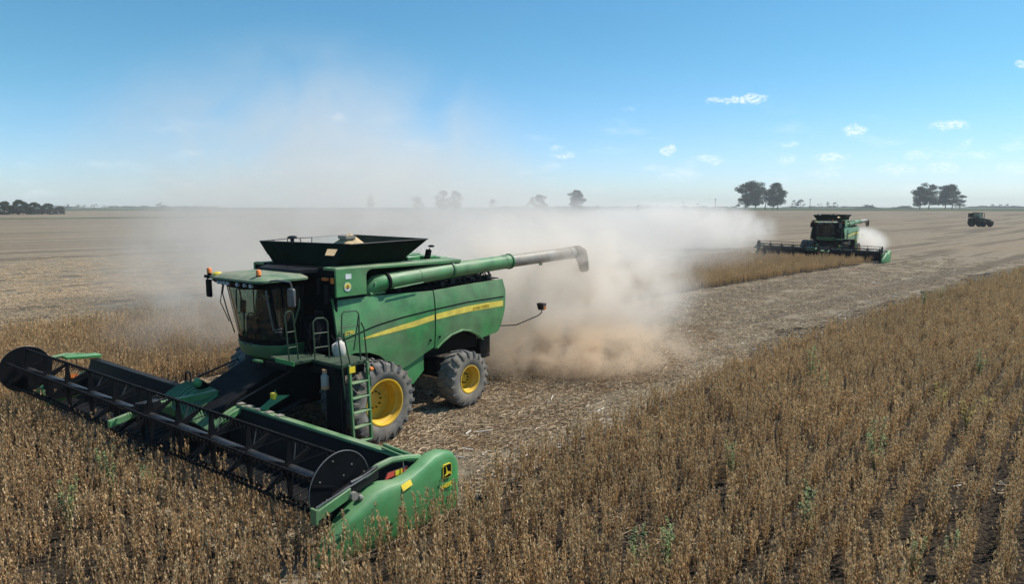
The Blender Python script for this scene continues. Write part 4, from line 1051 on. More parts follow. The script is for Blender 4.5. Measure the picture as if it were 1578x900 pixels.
        MB().tube([(4.22, ya+.09*s, 1.13), (4.22, ya+.16*s, 1.13)], .07, 12).tube([(4.05, ya+.06*s, 1.10), (4.1, ya+.12*s, .8)], .018, 6).sphere((4.08, ya+.12*s, 1.05), .05, 8, 5).build('hub_motor', M['steel'], hd, fn=fn)
        MB().tube([(3.05, ya+.02*s, 1.38), (3.02, ya+.05*s, .98)], .012, 5).build('hanging_rod', M['mirror'], hd, fn=fn)
    # centre arm
    MB().hexa([(2.7, -.06, 1.28), (4.3, -.06, 1.30), (4.3, .06, 1.30), (2.7, .06, 1.28), (2.7, -.06, 1.42), (4.3, -.06, 1.44), (4.3, .06, 1.44), (2.7, .06, 1.42)]).build('reel_arm', M['green'], hd, fn=fn, bevel=.01)
    MB().box((4.0, -.09, 1.05), (4.45, .09, 1.50)).tube([(3.7, -.12, 1.45), (4.5, -.12, 1.42)], .02, 6).tube([(3.9, .1, 1.5), (4.1, .1, 1.62), (4.3, .1, 1.5)], .015, 5).build('hub_plate', M['blackm'], hd, fn=fn, bevel=.02)
    MB().hexa([(4.45, -.05, 1.25), (5.02, -.05, 1.12), (5.02, .05, 1.12), (4.45, .05, 1.25), (4.45, -.05, 1.38), (5.02, -.05, 1.27), (5.02, .05, 1.27), (4.45, .05, 1.38)]).build('arm_box', M['green'], hd, fn=fn, bevel=.01)
    # --- end dividers (moulded shells)
    prof = [(1.88, .72, .30, 6.22, 6.36), (1.92, 1.02, .06, 6.17, 6.43), (2.04, 1.17, .0, 6.14, 6.46), (2.28, 1.25, .0, 6.12, 6.48), (2.55, 1.25, .0, 6.12, 6.50), (2.80, 1.15, .0, 6.14, 6.50),
            (3.1, 1.06, .0, 6.16, 6.50), (3.35, 1.02, .0, 6.14, 6.49), (3.6, 1.05, .0, 6.04, 6.48), (3.85, 1.02, .0, 5.98, 6.46), (4.1, .90, .02, 5.98, 6.44), (4.35, .76, .05, 6.0, 6.41), (4.6, .60, .06, 6.04, 6.37), (4.85, .38, .08, 6.10, 6.30), (5.0, .20, .10, 6.16, 6.24)]
    for s in (1, -1):
        rings = []
        for (x, zt, zb, yi, yo) in prof:
            if s < 0: zt = zt*.60; x = min(x, 4.0)*.9+.35
            zb = max(zb, .0); ring = []
            cyy, czz, hw, hh = (yi+yo)/2, (zt+zb)/2, (yo-yi)/2, (zt-zb)/2
            for k in range(20):
                a = 2*math.pi*k/20; c_, s_ = math.cos(a), math.sin(a); e = .42
                ring.append((x, s*(cyy + hw*math.copysign(abs(c_)**e, c_)), .10 + czz + hh*math.copysign(abs(s_)**e, s_)))
            rings.append(ring)
        dv = MB().loft(rings).build('end_divider', M['green_clean'], hd, fn=fn, angle=50)
        if s < 0: continue
        # badge, model plate, stickers
        yb = 6.51
        MB().prism([(2.40, .90), (2.40, 1.10), (2.37, 1.13), (2.21, 1.13), (2.18, 1.10), (2.18, .90), (2.21, .87), (2.37, .87)], yb-.03, yb-.002).build('badge_border', M['amber'], hd, fn=fn)
        MB().prism([(2.385, .905), (2.385, 1.095), (2.365, 1.115), (2.215, 1.115), (2.195, 1.095), (2.195, .905), (2.215, .885), (2.365, .885)], yb-.03, yb+.002).build('badge_field', M['black'], hd, fn=fn)
        # leaping-stag silhouette, simplified
        deer = [(2.375, .93), (2.33, .965), (2.325, 1.02), (2.335, 1.075), (2.345, 1.105), (2.325, 1.09), (2.31, 1.06), (2.30, 1.01), (2.27, .985), (2.235, .98), (2.21, .955), (2.195, .905), (2.225, .935), (2.26, .94), (2.30, .925), (2.34, .93), (2.36, .91)]
        MB().prism(deer, yb-.02, yb+.006).build('badge_stag', M['amber'], hd, fn=fn)
        text_mesh('model_plate', '640FD', .115, M['amber'], hd, side_mtx(2.46, yb+.002, .70, .0), shear=.1, offset=.003, fn=fn)
        MB().hexa([(3.38, 6.455, 1.06), (3.16, 6.455, 1.10), (3.16, 6.505, 1.02), (3.38, 6.505, .97), (3.38, 6.46, 1.075), (3.16, 6.46, 1.115), (3.16, 6.512, 1.03), (3.38, 6.512, .98)]).build('caution_sticker', M['amber'], hd, fn=fn)
    MB().hexa([(3.42, 6.11, 1.10), (2.86, 6.11, 1.12), (2.86, 6.14, 1.12), (3.42, 6.14, 1.10), (3.36, 6.11, 1.20), (2.90, 6.11, 1.19), (2.90, 6.14, 1.19), (3.36, 6.14, 1.20)]).build('red_reflector', M['red'], hd, fn=fn)
    MB().box((3.20, 6.145, 1.105), (3.04, 6.15, 1.195)).build('yellow_reflector', M['amber'], hd, fn=fn)
    [MB().box((2.75, 5.98*t, .3), (3.9, 6.10*t, 1.02 if t > 0 else .8)).build('end_sheet', M['black'], hd, fn=fn) for t in (1, -1)]
    MB().box((3.1, -5.96, .8), (3.3, -5.94, .9)).build('side_reflector', M['orange'], hd, fn=fn)
    MB().hexa([(2.5, -5.9, 1.24), (3.4, -5.9, 1.34), (3.4, -6.2, 1.34), (2.5, -6.2, 1.24), (2.5, -5.9, 1.34), (3.4, -5.9, 1.42), (3.4, -6.2, 1.42), (2.5, -6.2, 1.34)]).build('drive_cover', M['green_clean'], hd, fn=fn, bevel=.02)
    return hd

comb = make_combine()
# operator, modelled once per cab
def tag_combine(o, label):
    tag(o, label, 'combine harvester', 'green combine harvesters cutting the soybean field')
copy2 = copy_tree(comb)
comb.location = (M0[0], M0[1], 0); comb.rotation_euler = (0, 0, R(-90) - TH1)
copy2.location = (M2[0], M2[1], 0); copy2.rotation_euler = (0, 0, R(-90) - TH2)
tag_combine(comb, 'large green combine harvester in the foreground with yellow wheel rims and wide reel header')
tag_combine(copy2, 'distant dark combine harvester seen almost head-on, trailing pale dust')

# ------------------------------------------------------------------ operator and jug
def place_on(o, m0, th, p):
    c, s = math.cos(R(-90)-th), math.sin(R(-90)-th)
    o.location = (m0[0]+c*p[0]-s*p[1], m0[1]+s*p[0]+c*p[1], p[2]); o.rotation_euler = (0, 0, R(-90)-th)
def skin_body(name, chains, mat, sub=1):
    vs = []; es = []; rad = []
    idx = {}
    for ch in chains:
        prev = None
        for key, p, r_ in ch:
            if key not in idx: idx[key] = len(vs); vs.append(p); rad.append(r_)
            if prev is not None: es.append((prev, idx[key]))
            prev = idx[key]
    me = bpy.data.meshes.new(name); me.from_pydata(vs, es, []); o = bpy.data.objects.new(name, me); C.objects.link(o)
    md = o.modifiers.new('skin', 'SKIN')
    sv = me.skin_vertices[0].data if me.skin_vertices else None
    if sv is None:
        bm = bmesh.new(); bm.from_mesh(me); bm.verts.layers.skin.verify(); bm.to_mesh(me); bm.free(); sv = me.skin_vertices[0].data
    for i, r_ in enumerate(rad):
        sv[i].radius = (r_, r_) if not isinstance(r_, tuple) else r_
        sv[i].use_root = (i == 0)
    s = o.modifiers.new('sub', 'SUBSURF'); s.levels = sub; s.render_levels = sub
    me.materials.append(mat); return o
def operator():
    root = empty('person')
    ch = [[('pel', (0, 0, .45), .15), ('waist', (-.02, 0, .62), .135), ('chest', (-.01, 0, .82), .165), ('neckb', (0, 0, .97), .07), ('neck', (.01, 0, 1.02), .055), ('head', (.03, 0, 1.13), .085), ('crown', (.02, 0, 1.22), .075)]]
    for s in (1, -1):
        ch.append([('chest', 0, 0), ('sh%d' % s, (-.0, .18*s, .92), .06), ('el%d' % s, (.10, .24*s, .68), .045), ('wr%d' % s, (.34, .18*s, .66), .03), ('ha%d' % s, (.40, .17*s, .68), .035)])
        ch.append([('pel', 0, 0), ('hip%d' % s, (.05, .10*s, .45), .09), ('kn%d' % s, (.42, .12*s, .46), .065), ('an%d' % s, (.48, .12*s, .10), .045), ('to%d' % s, (.62, .12*s, .05), .04)])
    body = skin_body('body', ch, M['shirt']); body.parent = root
    hd = MB().sphere((.045, 0, 1.165), .098, 14, 10, 1.0, .82, 1.18)
    hd.add([(.135, -.02, 1.15), (.135, .02, 1.15), (.165, 0, 1.145), (.135, 0, 1.185)], [(0, 1, 2), (0, 2, 3), (1, 3, 2)])
    hd.sphere((.04, .085, 1.16), .02, 6, 4).sphere((.04, -.085, 1.16), .02, 6, 4)
    h = hd.build('head', M['skin'], root, 60)
    MB().sphere((.02, 0, 1.215), .112, 14, 8, 1.05, .88, .75).hexa([(.08, -.07, 1.215), (.21, -.05, 1.20), (.21, .05, 1.20), (.08, .07, 1.215), (.08, -.07, 1.235), (.21, -.05, 1.21), (.21, .05, 1.21), (.08, .07, 1.235)]).build('cap', M['hair'], root, 60)
    for s in (1, -1):
        mb = MB(); bx = Vector((.40, .17*s, .69))
        for k in range(4):
            y = .17*s + (k-1.5)*.02; mb.tube([(.40, y, .70), (.45, y, .71), (.465, y, .68), (.45, y, .665)], [.010, .009, .008, .007], 6)
        mb.tube([(.39, .17*s-.035*s, .68), (.43, .17*s-.05*s, .70)], [.011, .008], 6); mb.sphere((.40, .17*s, .69), .035, 8, 6, 1.1, 1.1, .5)
        mb.build('hand', M['skin'], root, 60)
    return root
op = operator()
op2 = copy_tree(op)
place_on(op, M0, TH1, (1.28, 0, 2.30)); tag(op, 'person in dark clothes and cap seated in the cab of the foreground harvester', 'person', 'operators seated in the harvester cabs')
place_on(op2, M2, TH2, (1.28, 0, 2.30)); tag(op2, 'person in dark clothes seated in the cab of the distant harvester', 'person', 'operators seated in the harvester cabs')
jug = empty('water_jug')
MB().tube([(0, 0, 0), (0, 0, .05), (0, 0, .26), (0, 0, .31), (0, 0, .36)], [.13, .15, .15, .09, .05], 18).build('jug_body', M['jug'], jug, 50)
MB().tube([(0, 0, .36), (0, 0, .40)], .055, 12).build('jug_cap', M['spout'], jug)
MB().tube([(.10, 0, .30), (.19, 0, .26), (.18, 0, .12), (.13, 0, .08)], .018, 6).build('jug_handle', M['jug'], jug)
place_on(jug, M0, TH1, (.80, 2.05, 2.18)); tag(jug, 'dusty white water jug standing on the ladder platform behind the cab rails', 'jug')

# ------------------------------------------------------------------ far tractor
M['tractor'] = surf('dark tractor paint', (0.012, 0.03, 0.016), 0.6, dust=0.05, up=0.05, spec=0.2)
def tractor():
    root = empty('tractor')
    def tw(cx, cy_, rad, w, s):
        t = MB().lathe([(rad*.5, -w/2), (rad*.9, -w/2), (rad, -w*.3), (rad, w*.3), (rad*.9, w/2), (rad*.5, w/2)], (cx, cy_, rad), 28).build('tyre', M['black'], root)
        MB().lathe([(rad*.52, s*w*.4), (rad*.4, s*w*.15), (.001, s*w*.15)], (cx, cy_, rad), 20).build('rim', M['black'], t)
    for s in (1, -1):
        tw(-1.0, 1.15*s, .95, .6, s); tw(1.75, 1.0*s, .68, .5, s)
        MB().hexa([(-1.9, .75*s, 1.55), (-.1, .75*s, 1.75), (-.1, 1.45*s, 1.75), (-1.9, 1.45*s, 1.55), (-1.75, .75*s, 1.9), (-.3, .75*s, 2.0), (-.3, 1.4*s, 1.95), (-1.75, 1.4*s, 1.85)]).build('fender', M['tractor'], root, bevel=.03)
        MB().tube([(.0, .85*s, 1.2), (-.1, .8*s, 2.95)], .05, 6).tube([(-1.25, .8*s, 1.8), (-1.15, .75*s, 2.95)], .05, 6).build('cab_pillar', M['black'], root)
    MB().hexa([(.1, -.42, 1.0), (2.6, -.36, 1.0), (2.6, .36, 1.0), (.1, .42, 1.0), (.1, -.42, 1.95), (2.4, -.32, 1.6), (2.4, .32, 1.6), (.1, .42, 1.95)]).build('bonnet', M['tractor'], root, bevel=.06)
    MB().box((2.55, -.5, .55), (3.0, .5, 1.15)).build('front_weight', M['black'], root, bevel=.05)
    MB().box((-1.5, -.35, .6), (2.3, .35, 1.1)).build('chassis', M['black'], root)
    MB().hexa([(-1.2, -.7, 1.2), (0, -.72, 1.2), (0, .72, 1.2), (-1.2, .7, 1.2), (-1.1, -.7, 2.9), (-.1, -.7, 2.9), (-.1, .7, 2.9), (-1.1, .7, 2.9)]).build('cab_glass', M['glass'], root)
    MB().box((-1.1, -.55, 1.3), (-.5, .55, 2.3)).build('seat', M['cushion'], root, bevel=.05)
    MB().box((-1.35, -.85, 2.92), (.1, .85, 3.1)).build('cab_roof', M['tractor'], root, bevel=.06)
    MB().tube([(.6, .5, 1.8), (.6, .5, 3.0)], .06, 8).build('exhaust_pipe', M['black'], root)
    MB().tube([(-1.5, 0, 1.0), (-2.2, 0, .8), (-2.3, 0, 2.9)], .08, 6).box((-2.45, -.7, 2.0), (-2.2, .7, 2.9)).build('rear_hitch', M['black'], root)
    return root
tr = tractor(); tr.location = (132.5, 194, 0); tr.rotation_euler = (0, 0, R(-72)); tr.scale = (1.2, 1.3, 1.3)
tag(tr, 'small dark tractor parked alone on the far stubble at the right', 'tractor')

# ------------------------------------------------------------------ trees
def leaf_mat(name, a, b_):
    m, nt, out = new_mat(name)
    b = nt.nodes.new('ShaderNodeBsdfPrincipled'); b.inputs['Roughness'].default_value = 0.7; b.inputs['Specular IOR Level'].default_value = 0.2
    geo = nt.nodes.new('ShaderNodeNewGeometry')
    nt.links.new(mix_col(nt, geo.outputs['Random Per Island'], a, b_), b.inputs['Base Color'])
    nt.links.new(b.outputs[0], out.inputs[0]); return m
LEAF = leaf_mat('eucalyptus leaves', (0.022, 0.036, 0.020), (0.075, 0.09, 0.05))
WEEDM = leaf_mat('weed leaves', (0.09, 0.13, 0.045), (0.22, 0.28, 0.11))
YELM = leaf_mat('yellowing leaves', (0.18, 0.16, 0.03), (0.42, 0.34, 0.07))
def make_tree(name, h, w, seed, trunks=1, nclump=26, leaves=190, low=.18, leaf=.03, cs=.4):
    r = random.Random(seed); root = empty(name)
    tops = []; mb = MB()
    for t in range(trunks):
        bx = (t-(trunks-1)/2)*w*.3 + r.uniform(-.03, .03)*w
        p0 = Vector((bx, r.uniform(-.1, .1)*w, -.3)); p1 = p0 + Vector((r.uniform(-.06, .06)*w, r.uniform(-.05, .05)*w, h*.35)); p2 = p1 + Vector((r.uniform(-.1, .1)*w, 0, h*.33))
        mb.tube([p0, p0.lerp(p1, .5)+Vector((.01*w, 0, 0)), p1, p2], [h*.022, h*.017, h*.014, h*.006], 8); tops.append((p1, p2))
    cl = []
    nclump = int(nclump*1.5)
    for k in range(nclump):
        p1, p2 = r.choice(tops); a = r.uniform(0, 6.283); t = r.uniform(low, .97)
        prof = math.sin(math.pi*min(1, (t-low)/(1-low)*.80+.20))**.6
        rad = w*.46*prof*math.sqrt(r.random())
        c = Vector((rad*math.cos(a) + (p1.x)*.6, rad*math.sin(a), h*t)); st = p1.lerp(p2, r.random())
        mb.tube([st, st.lerp(c, .5)+Vector((0, 0, h*.02)), c], [h*.006, h*.004, h*.002], 5)
        cl.append((c, max(h, cs*w)*r.uniform(.085, .145)))
    mb.build('trunk', M['bark'], root, 60)
    vs = np.zeros((nclump*leaves*4, 3)); i = 0; g = np.random.default_rng(seed)
    L = h*leaf
    for c, rr in cl:
        d = g.normal(size=(leaves, 3)); d /= np.linalg.norm(d, axis=1)[:, None]; rad = rr*g.random(leaves)**.45
        ctr = np.array(c) + d*rad[:, None]*np.array([1.25, 1.25, .75])
        u = g.normal(size=(leaves, 3)); u /= np.linalg.norm(u, axis=1)[:, None]; v = np.cross(u, g.normal(size=(leaves, 3))); v /= np.linalg.norm(v, axis=1)[:, None]
        s = L*g.uniform(.5, 1.1, leaves)[:, None]
        q = np.stack([ctr-u*s, ctr-v*s*.45, ctr+u*s, ctr+v*s*.45], 1).reshape(-1, 3)
        vs[i:i+leaves*4] = q; i += leaves*4
    me = bpy.data.meshes.new('crown'); n = nclump*leaves
    me.from_pydata(vs.tolist(), [], np.arange(n*4).reshape(-1, 4).tolist()); me.materials.append(LEAF); me.update()
    o = bpy.data.objects.new('crown', me); C.objects.link(o); o.parent = root
    return root
def put_px(o, px, depth, dz=0):
    x = (px-789)/1058.0*depth; o.location = (x, depth, ground_h(x, depth)+dz)
K = 1058.0
def tree_px(name, px, top, wpx, depth, seed, label, group, basepx=322.0, cat='tree', **kw):
    gz = ground_h((px-789)/K*depth, depth); h = 5.6 + (318.5-top)/K*depth - gz
    t = make_tree(name, h, wpx/K*depth, seed, **kw); put_px(t, px, depth); tag(t, label, cat, group); return t
G1 = 'tall trees of the clump behind the distant harvester'; G2 = 'tall trees of the right-hand clump'; G3 = 'lone trees veiled by the dust'
tree_px('eucalyptus_tree', 1163, 280, 46, 700, 3, 'broad dark eucalyptus, largest tree of the clump behind the distant harvester', G1, trunks=3, nclump=46)
tree_px('eucalyptus_tree', 1195, 282, 28, 705, 4, 'narrow dark eucalyptus at the right of the clump behind the distant harvester', G1, trunks=2, nclump=30)
tree_px('small_tree', 1146, 301, 24, 715, 5, 'low bushy tree at the left foot of the clump behind the distant harvester', G1, nclump=18, low=.1)
tree_px('eucalyptus_tree', 1424, 284, 40, 700, 6, 'dark wide-topped eucalyptus, leftmost of the right-hand clump', G2, trunks=2, nclump=38)
tree_px('eucalyptus_tree', 1460, 285, 34, 706, 7, 'dark forked eucalyptus in the middle of the right-hand clump', G2, trunks=2, nclump=34)
tree_px('small_tree', 1481, 300, 22, 700, 8, 'smaller loose-crowned tree at the right end of the right-hand clump', G2, nclump=18, low=.15, leaves=100)
tree_px('eucalyptus_tree', 830, 299, 30, 620, 9, 'rounded pale tree in the haze just left of the auger spout', G3, nclump=26, low=.1, trunks=2)
tree_px('eucalyptus_tree', 887, 294, 27, 620, 10, 'upright hazy tree directly above the auger spout', G3, nclump=26, low=.08, trunks=2)
tree_px('eucalyptus_tree', 682, 294, 26, 640, 12, 'faint tree in the dust above the exhaust pipe, left of a touching pair', G3, nclump=22, low=.1)
tree_px('eucalyptus_tree', 702, 294, 26, 640, 13, 'faint tree in the dust above the exhaust pipe, right of a touching pair', G3, nclump=22, low=.1)
tree_px('small_tree', 644, 303, 24, 660, 14, 'faint low tree in the dust above the tank wall rear corner', G3, nclump=16, low=.1)
tree_px('small_tree', 759, 307, 11, 660, 15, 'small single tree on the hazy horizon between the auger rings', G3, nclump=12, low=.3)
tree_px('small_tree', 572, 300, 12, 700, 16, 'thin ghostly tree in the dust above the grain tank', G3, nclump=12, low=.2)
tree_px('small_tree', 247, 312, 16, 800, 17, 'little bush-like tree on the horizon at the left edge of the dust', 'small trees on the left horizon', nclump=12, low=.05)
for i, (px, top, w) in enumerate([(8, 311, 26), (30, 309, 30), (52, 312, 30), (74, 314, 26), (92, 318, 18)]):
    lab = ['dark dense bush at the left edge of the picture, first of the hedge', 'tallest green bush of the left hedge, second from the edge', 'broad grey-green bush in the middle of the left hedge', 'low rounded bush, fourth in the left hedge', 'smallest bush closing the right end of the left hedge'][i]
    tree_px('hedge_bush', px, top, w, 372+i*4, 30+i, lab, 'bushes of the hedge on the left', cat='bush', nclump=44, low=.02, leaves=240, cs=.62, leaf=.05)
for i, (px, top) in enumerate([(104, 314), (121, 315), (132, 315), (146, 314), (160, 316)]):
    tree_px('small_tree', px, top, 11, 900, 40+i, ['tiny far tree just right of the hedge, standing apart', 'tiny far tree, second right of the hedge', 'tiny far tree in the middle of the far row right of the hedge', 'tiny far tree, fourth in the row right of the hedge', 'tiny far tree ending the row right of the hedge'][i], 'small trees on the left horizon', nclump=8, low=.1, leaves=60, leaf=.06)
for i, (px, top, w) in enumerate([(1224, 308, 12), (1234, 308, 12), (1262, 313, 12), (1276, 311, 12), (1286, 312, 10)]):
    tree_px('small_tree', px, top, w, 1300, 50+i, ['pale far tree, first to the right of the clump behind the harvester', 'pale far tree, second to the right of the clump behind the harvester', 'low pale tree above the cab of the distant harvester', 'pale far tree above the tank of the distant harvester', 'pale far tree above the auger of the distant harvester'][i], 'pale trees on the far horizon', nclump=9, low=.1, leaves=60, leaf=.06)
for i, (px, top, w) in enumerate([(1530, 313, 9), (1540, 314, 8), (1551, 314, 8)]):
    tree_px('small_tree', px, top, w, 1300, 60+i, ['faint far tree on the horizon nearest above the tractor', 'faint far tree, middle of three right of the tractor', 'faint far tree, last of three right of the tractor'][i], 'pale trees on the far horizon', nclump=8, low=.1, leaves=60, leaf=.06)
def tree_line(name, px0, px1, depth, hpx, seed):
    g = np.random.default_rng(seed); n = int((px1-px0)*26); x = g.uniform(px0, px1, n)
    prof = hpx*(.55+.45*np.sin(x*.31+seed)*np.sin(x*.083+2*seed)); prof = np.maximum(prof, hpx*.25)
    X = (x-789)/K*depth; Z = 3.0 + g.random(n)*prof/K*depth; Yd = depth + g.uniform(0, 25, n); ctr = np.stack([X, Yd, Z], 1)
    s = depth/K*1.4*g.uniform(.5, 1, n)[:, None]; u = g.normal(size=(n, 3)); u /= np.linalg.norm(u, axis=1)[:, None]; v = np.cross(u, g.normal(size=(n, 3))); v /= np.linalg.norm(v, axis=1)[:, None]
    q = np.stack([ctr-u*s, ctr-v*s*.6, ctr+u*s, ctr+v*s*.6], 1).reshape(-1, 3)
    me = bpy.data.meshes.new(name); me.from_pydata(q.tolist(), [], np.arange(n*4).reshape(-1, 4).tolist()); me.materials.append(LEAF); me.update()
    o = bpy.data.objects.new(name, me); C.objects.link(o); return tag(o, kind='stuff')
for i, (a, b_, d, hp) in enumerate([(1040, 1136, 1500, 3), (1210, 1330, 1600, 2.5), (1330, 1356, 1100, 5.5), (1386, 1410, 1100, 4), (1495, 1585, 1500, 3.5), (165, 330, 1500, 3.5), (-10, 110, 1400, 4), (760, 1040, 1600, 3)]):
    tree_line('far_woods', a, b_, d, hp, i+1)

# farm building and poles on the horizon
def farmhouse(px, depth, w, h, rz, label):
    r = empty('farm_building')
    MB().box((-w/2, -3, -.5), (w/2, 3, h)).build('wall', M['wall'], r)
    MB().prism([(-3.4, h), (3.4, h), (0, h+1.6)], -w/2-.3, w/2+.3, 'x').build('roof', M['roof'], r)
    for k in (-1, 1):
        MB().box((k*w*.25-.6, -3.05, h*.35), (k*w*.25+.6, -2.98, h*.75)).build('window', M['black'], r)
    MB().box((-.5, -3.06, 0), (.5, -2.98, 2.1)).build('door', M['black'], r)
    put_px(r, px, depth); r.rotation_euler = (0, 0, rz); tag(r, label, 'building'); return r
farmhouse(990, 640, 9, 3.2, R(15), 'small white farm building on the hazy horizon left of the far utility poles')
tree_px('small_tree', 1000, 315, 12, 650, 71, 'low tree beside the small white farm building on the horizon', 'trees by the farm building', nclump=10, low=.05, leaves=70, leaf=.05)
tree_px('small_tree', 1013, 316, 12, 650, 72, 'low bush further right of the white farm building', 'trees by the farm building', nclump=10, low=.05, leaves=70, leaf=.05)
for i, (px, top) in enumerate([(1052, 311), (1075, 313), (1102, 306), (1248, 306)]):
    d = 700; gz = 3.0; h = 5.6+(318.5-top)/K*d-gz; p = empty('utility_pole')
    MB().tube([(0, 0, -.3), (0, 0, h)], [.28, .2], 6).build('pole', M['wood'], p)
    MB().box((-1.4, -.1, h-1.0), (1.4, .1, h-.7)).build('crossarm', M['wood'], p)
    put_px(p, px, d)
    tag(p, ['thin utility pole on the horizon, leftmost of four', 'shortest utility pole on the horizon, second from left', 'tall utility pole just left of the tree clump', 'utility pole right of the tree clump, above the distant harvester'][i], 'utility pole', 'utility poles on the horizon')

# ------------------------------------------------------------------ green weeds in the crop
def make_weed(seed, mat, n=300, h=.8, w=.24):
    r = random.Random(seed); root = empty('green_weed'); mb = MB(); stems = []
    for k in range(5):
        a = r.uniform(0, 6.28); t = Vector((math.cos(a)*w*r.uniform(.2, 1), math.sin(a)*w*r.uniform(.2, 1), h*r.uniform(.8, 1.15)))
        mb.tube([(0, 0, 0), t*.5+Vector((0, 0, .05)), t], [.008, .006, .003], 5); stems.append(t)
    mb.build('stem', mat, root, 60); lf = MB()
    for k in range(n):
        t = r.choice(stems); f = r.uniform(.35, 1.05); p = t*f; a = r.uniform(0, 6.28)
        d = Vector((math.cos(a), math.sin(a), r.uniform(-.2, .9))).normalized()*r.uniform(.04, .085); s = d.cross(Vector((0, 0, 1))).normalized()*.014
        lf.add([p, p+d*.5+s, p+d, p+d*.5-s], [(0, 1, 2, 3)])
    lf.build('leaves', mat, root, 0, fix=False); return root
weeds = [((170, 745), 'green weed left of centre in the shaded crop under the reel'), ((228, 748), 'smaller green weed just right of the one under the reel'), ((105, 792), 'leafy green weed in the sunny crop at the lower left'),
         ((1350, 705), 'large feathery green weed right of centre among the brown rows'), ((1250, 582), 'bright green weed at the crop edge right of the dust'), ((1270, 588), 'low green weed beside the one at the crop edge'),
         ((1245, 808), 'green weed low in the rows below the large feathery one'), ((985, 860), 'green weed at the bottom centre, left of a pair'), ((1025, 855), 'green weed at the bottom centre, right of a pair'),
         ((1448, 462), 'green weed at the far crop edge beside the pale track'), ((1425, 472), 'greener weed at the far crop edge, left of its neighbour'), ((1512, 572), 'green weed in the far right rows'), ((1407, 862), 'small green weed between the rows at lower right'),
         ((1466, 845), 'low green weed in a dark gap at the lower right'), ((1128, 712), 'faint green weed in the middle of the right-hand crop')]
protos = [make_weed(5, WEEDM, 300, 1.0), make_weed(9, WEEDM, 240, .92)]
for i, ((px, py), lab) in enumerate(weeds):
    z = .45; dy = (py-450)*math.cos(PITCH) + 1050*math.sin(PITCH); f_ = 1050*math.cos(PITCH) - (py-450)*math.sin(PITCH)
    t = (5.6-z)/dy; x, y = (px-789)*t, f_*t
    o = protos[i] if i < 2 else copy_tree(protos[i % 2])
    o.location = (x, y, 0.004); o.rotation_euler = (0, 0, i*1.7); s = .95*[1.05, .85, .95, 1.25, 1.3, .8, 1.0, .9, .9, 1.2, 1.2, 1.1, .75, .75, .8][i]
    o.scale = (s, s, s); tag(o, lab, 'weed', 'green weeds growing among the dry soybeans')
yw = make_weed(13, YELM, 200, .75, .3)
for i, (x, y) in enumerate([(11.2, 16.2), (12.2, 17.0), (12.6, 16.1), (11.6, 17.9)]):
    o = yw if i == 0 else copy_tree(yw)
    o.name = 'yellow_soybean_plant'; o.location = (x, y, .004); o.rotation_euler = (0, 0, i*2.1)
    tag(o, ['yellowing leafy plant, nearest the camera of the yellow patch on the right', 'yellowing leafy plant in the middle of the yellow patch on the right', 'yellowing leafy plant, rightmost of the yellow patch', 'yellowing leafy plant, farthest of the yellow patch on the right'][i], 'plant', 'yellowing plants in the right-hand crop')

# ------------------------------------------------------------------ dust
def dust_mat(name, dens, col, rad, nscale, lo, hi, power=1.0, seed=0.0, fall=(1.0, .35), low_bias=0.0, aniso=.30):
    m, nt, out = new_mat(name)
    pv = nt.nodes.new('ShaderNodeVolumePrincipled'); pv.inputs['Color'].default_value = (*col, 1); pv.inputs['Anisotropy'].default_value = aniso
    tc = nt.nodes.new('ShaderNodeTexCoord'); O = tc.outputs['Object']
    ln = nt.nodes.new('ShaderNodeVectorMath'); ln.operation = 'LENGTH'; nt.links.new(O, ln.inputs[0])
    mp = nt.nodes.new('ShaderNodeMapping'); nt.links.new(O, mp.inputs[0]); mp.inputs['Scale'].default_value = rad; mp.inputs['Location'].default_value = (seed, seed*.7, seed*1.3)
    n = nt.nodes.new('ShaderNodeTexNoise'); nt.links.new(mp.outputs[0], n.inputs['Vector']); n.inputs['Scale'].default_value = nscale
    n.inputs['Detail'].default_value = 5.0; n.inputs['Roughness'].default_value = .6; n.inputs['Distortion'].default_value = .5
    # the noise also pushes the edge in and out
    edge = math_node(nt, 'ADD', ln.outputs['Value'], math_node(nt, 'MULTIPLY', math_node(nt, 'SUBTRACT', n.outputs['Fac'], .5), 1.1))
    f = ramp(nt, edge, fall[0], fall[1]); f = math_node(nt, 'MULTIPLY', f, ramp(nt, ln.outputs['Value'], 1.0, .75))
    f = math_node(nt, 'MULTIPLY', f, ramp(nt, n.outputs['Fac'], lo, hi))
    if low_bias:
        sep = nt.nodes.new('ShaderNodeSeparateXYZ'); nt.links.new(O, sep.inputs[0])
        f = math_node(nt, 'MULTIPLY', f, math_node(nt, 'POWER', ramp(nt, sep.outputs[2], 1.0, -.4), low_bias))
    nt.links.new(math_node(nt, 'MULTIPLY', f, dens), pv.inputs['Density']); nt.links.new(pv.outputs[0], out.inputs['Volume'])
    return m
def dust(center, rad, dens, col, nscale=.35, lo=.3, hi=.65, seed=0.0, rz=0.0, **kw):
    bm = bmesh.new(); bmesh.ops.create_icosphere(bm, subdivisions=3, radius=1.0)
    # flatten against the ground
    zmin = (0.03-center[2])/rad[2]
    for v in bm.verts:
        if v.co.z < zmin: v.co.z = zmin
    me = bpy.data.meshes.new('dust_cloud'); bm.to_mesh(me); bm.free()
    me.materials.append(dust_mat('dust', dens, col, rad, nscale, lo, hi, seed=seed, **kw))
    o = bpy.data.objects.new('dust_cloud', me); C.objects.link(o); o.location = center; o.scale = rad; o.rotation_euler = (0, 0, rz)
    return tag(o, kind='stuff')
BEIGE = (.985, .925, .85); GREY = (.98, .94, .89); TAN = (.93, .79, .63)
dust((2.0, 22.9, .9), (5.4, 3.0, 1.5), 2.6, TAN, 1.0, .43, .60, 3.0, R(4), low_bias=.8)
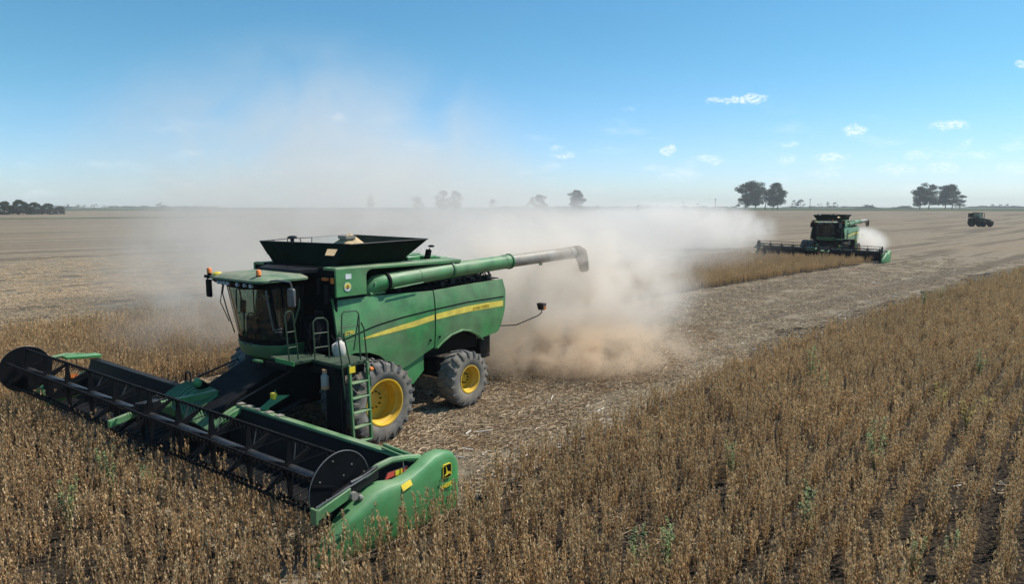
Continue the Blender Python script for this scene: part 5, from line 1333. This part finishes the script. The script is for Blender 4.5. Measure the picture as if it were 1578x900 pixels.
dust((1.6, 25.6, 2.6), (7.0, 4.6, 3.9), 1.5, BEIGE, .55, .42, .60, 7.0, R(15))
dust((-11.5, 40, 6.0), (17, 13, 11), .15, GREY, .17, .38, .64, 1.0, R(5))
dust((-10.8, 26, 2.2), (6.2, 5.0, 4.8), .30, (.93, .87, .79), .4, .38, .64, 5.0)
dust((2, 62, 2.4), (26, 18, 6.0), .12, GREY, .13, .34, .64, 2.0)
dust((21, 92, 2.6), (18, 8, 4.6), .7, GREY, .22, .32, .62, 4.0, R(5))
dust((40.2, 79.0, 1.3), (3.8, 3.2, 2.5), 1.4, GREY, .6, .30, .62, 6.0)
dust((-30, 200, 8), (75, 60, 20), .010, GREY, .05, .34, .64, 9.0)
# chaff thrown out behind the chopper
g = np.random.default_rng(5); n = 7000
ctr = np.stack([g.normal(1.8, 2.2, n), g.normal(21.3, 1.1, n), np.abs(g.normal(0, .55, n))**1.2+.03], 1)
u = g.normal(size=(n, 3)); u /= np.linalg.norm(u, axis=1)[:, None]; v = np.cross(u, g.normal(size=(n, 3))); v /= np.linalg.norm(v, axis=1)[:, None]
s = g.uniform(.008, .03, n)[:, None]; q = np.stack([ctr-u*s, ctr-v*s*.3, ctr+u*s, ctr+v*s*.3], 1).reshape(-1, 3)
me = bpy.data.meshes.new('flying_chaff'); me.from_pydata(q.tolist(), [], np.arange(n*4).reshape(-1, 4).tolist()); me.materials.append(STRAW); me.update()
o = bpy.data.objects.new('flying_chaff', me); C.objects.link(o); tag(o, kind='stuff')
# thin air haze over the whole plain
m, nt, out = new_mat('air haze'); pv = nt.nodes.new('ShaderNodeVolumePrincipled'); pv.inputs['Color'].default_value = (.93, .97, 1.0, 1); pv.inputs['Density'].default_value = 0.00022
nt.links.new(pv.outputs[0], out.inputs['Volume'])
hz = MB().box((-3100, -3100, -1), (3100, 3100, 42)).build('haze', m, None, 0); tag(hz, kind='stuff')

for o in list(C.objects):
    if o.name.split('.')[0] in ('engine_fittings','hydraulic_lines','disc_bolts','belt_cleats','wheel_nuts','tread_lugs','leaves','stem'): o['kind'] = 'stuff' if o.parent else o.get('kind','stuff')
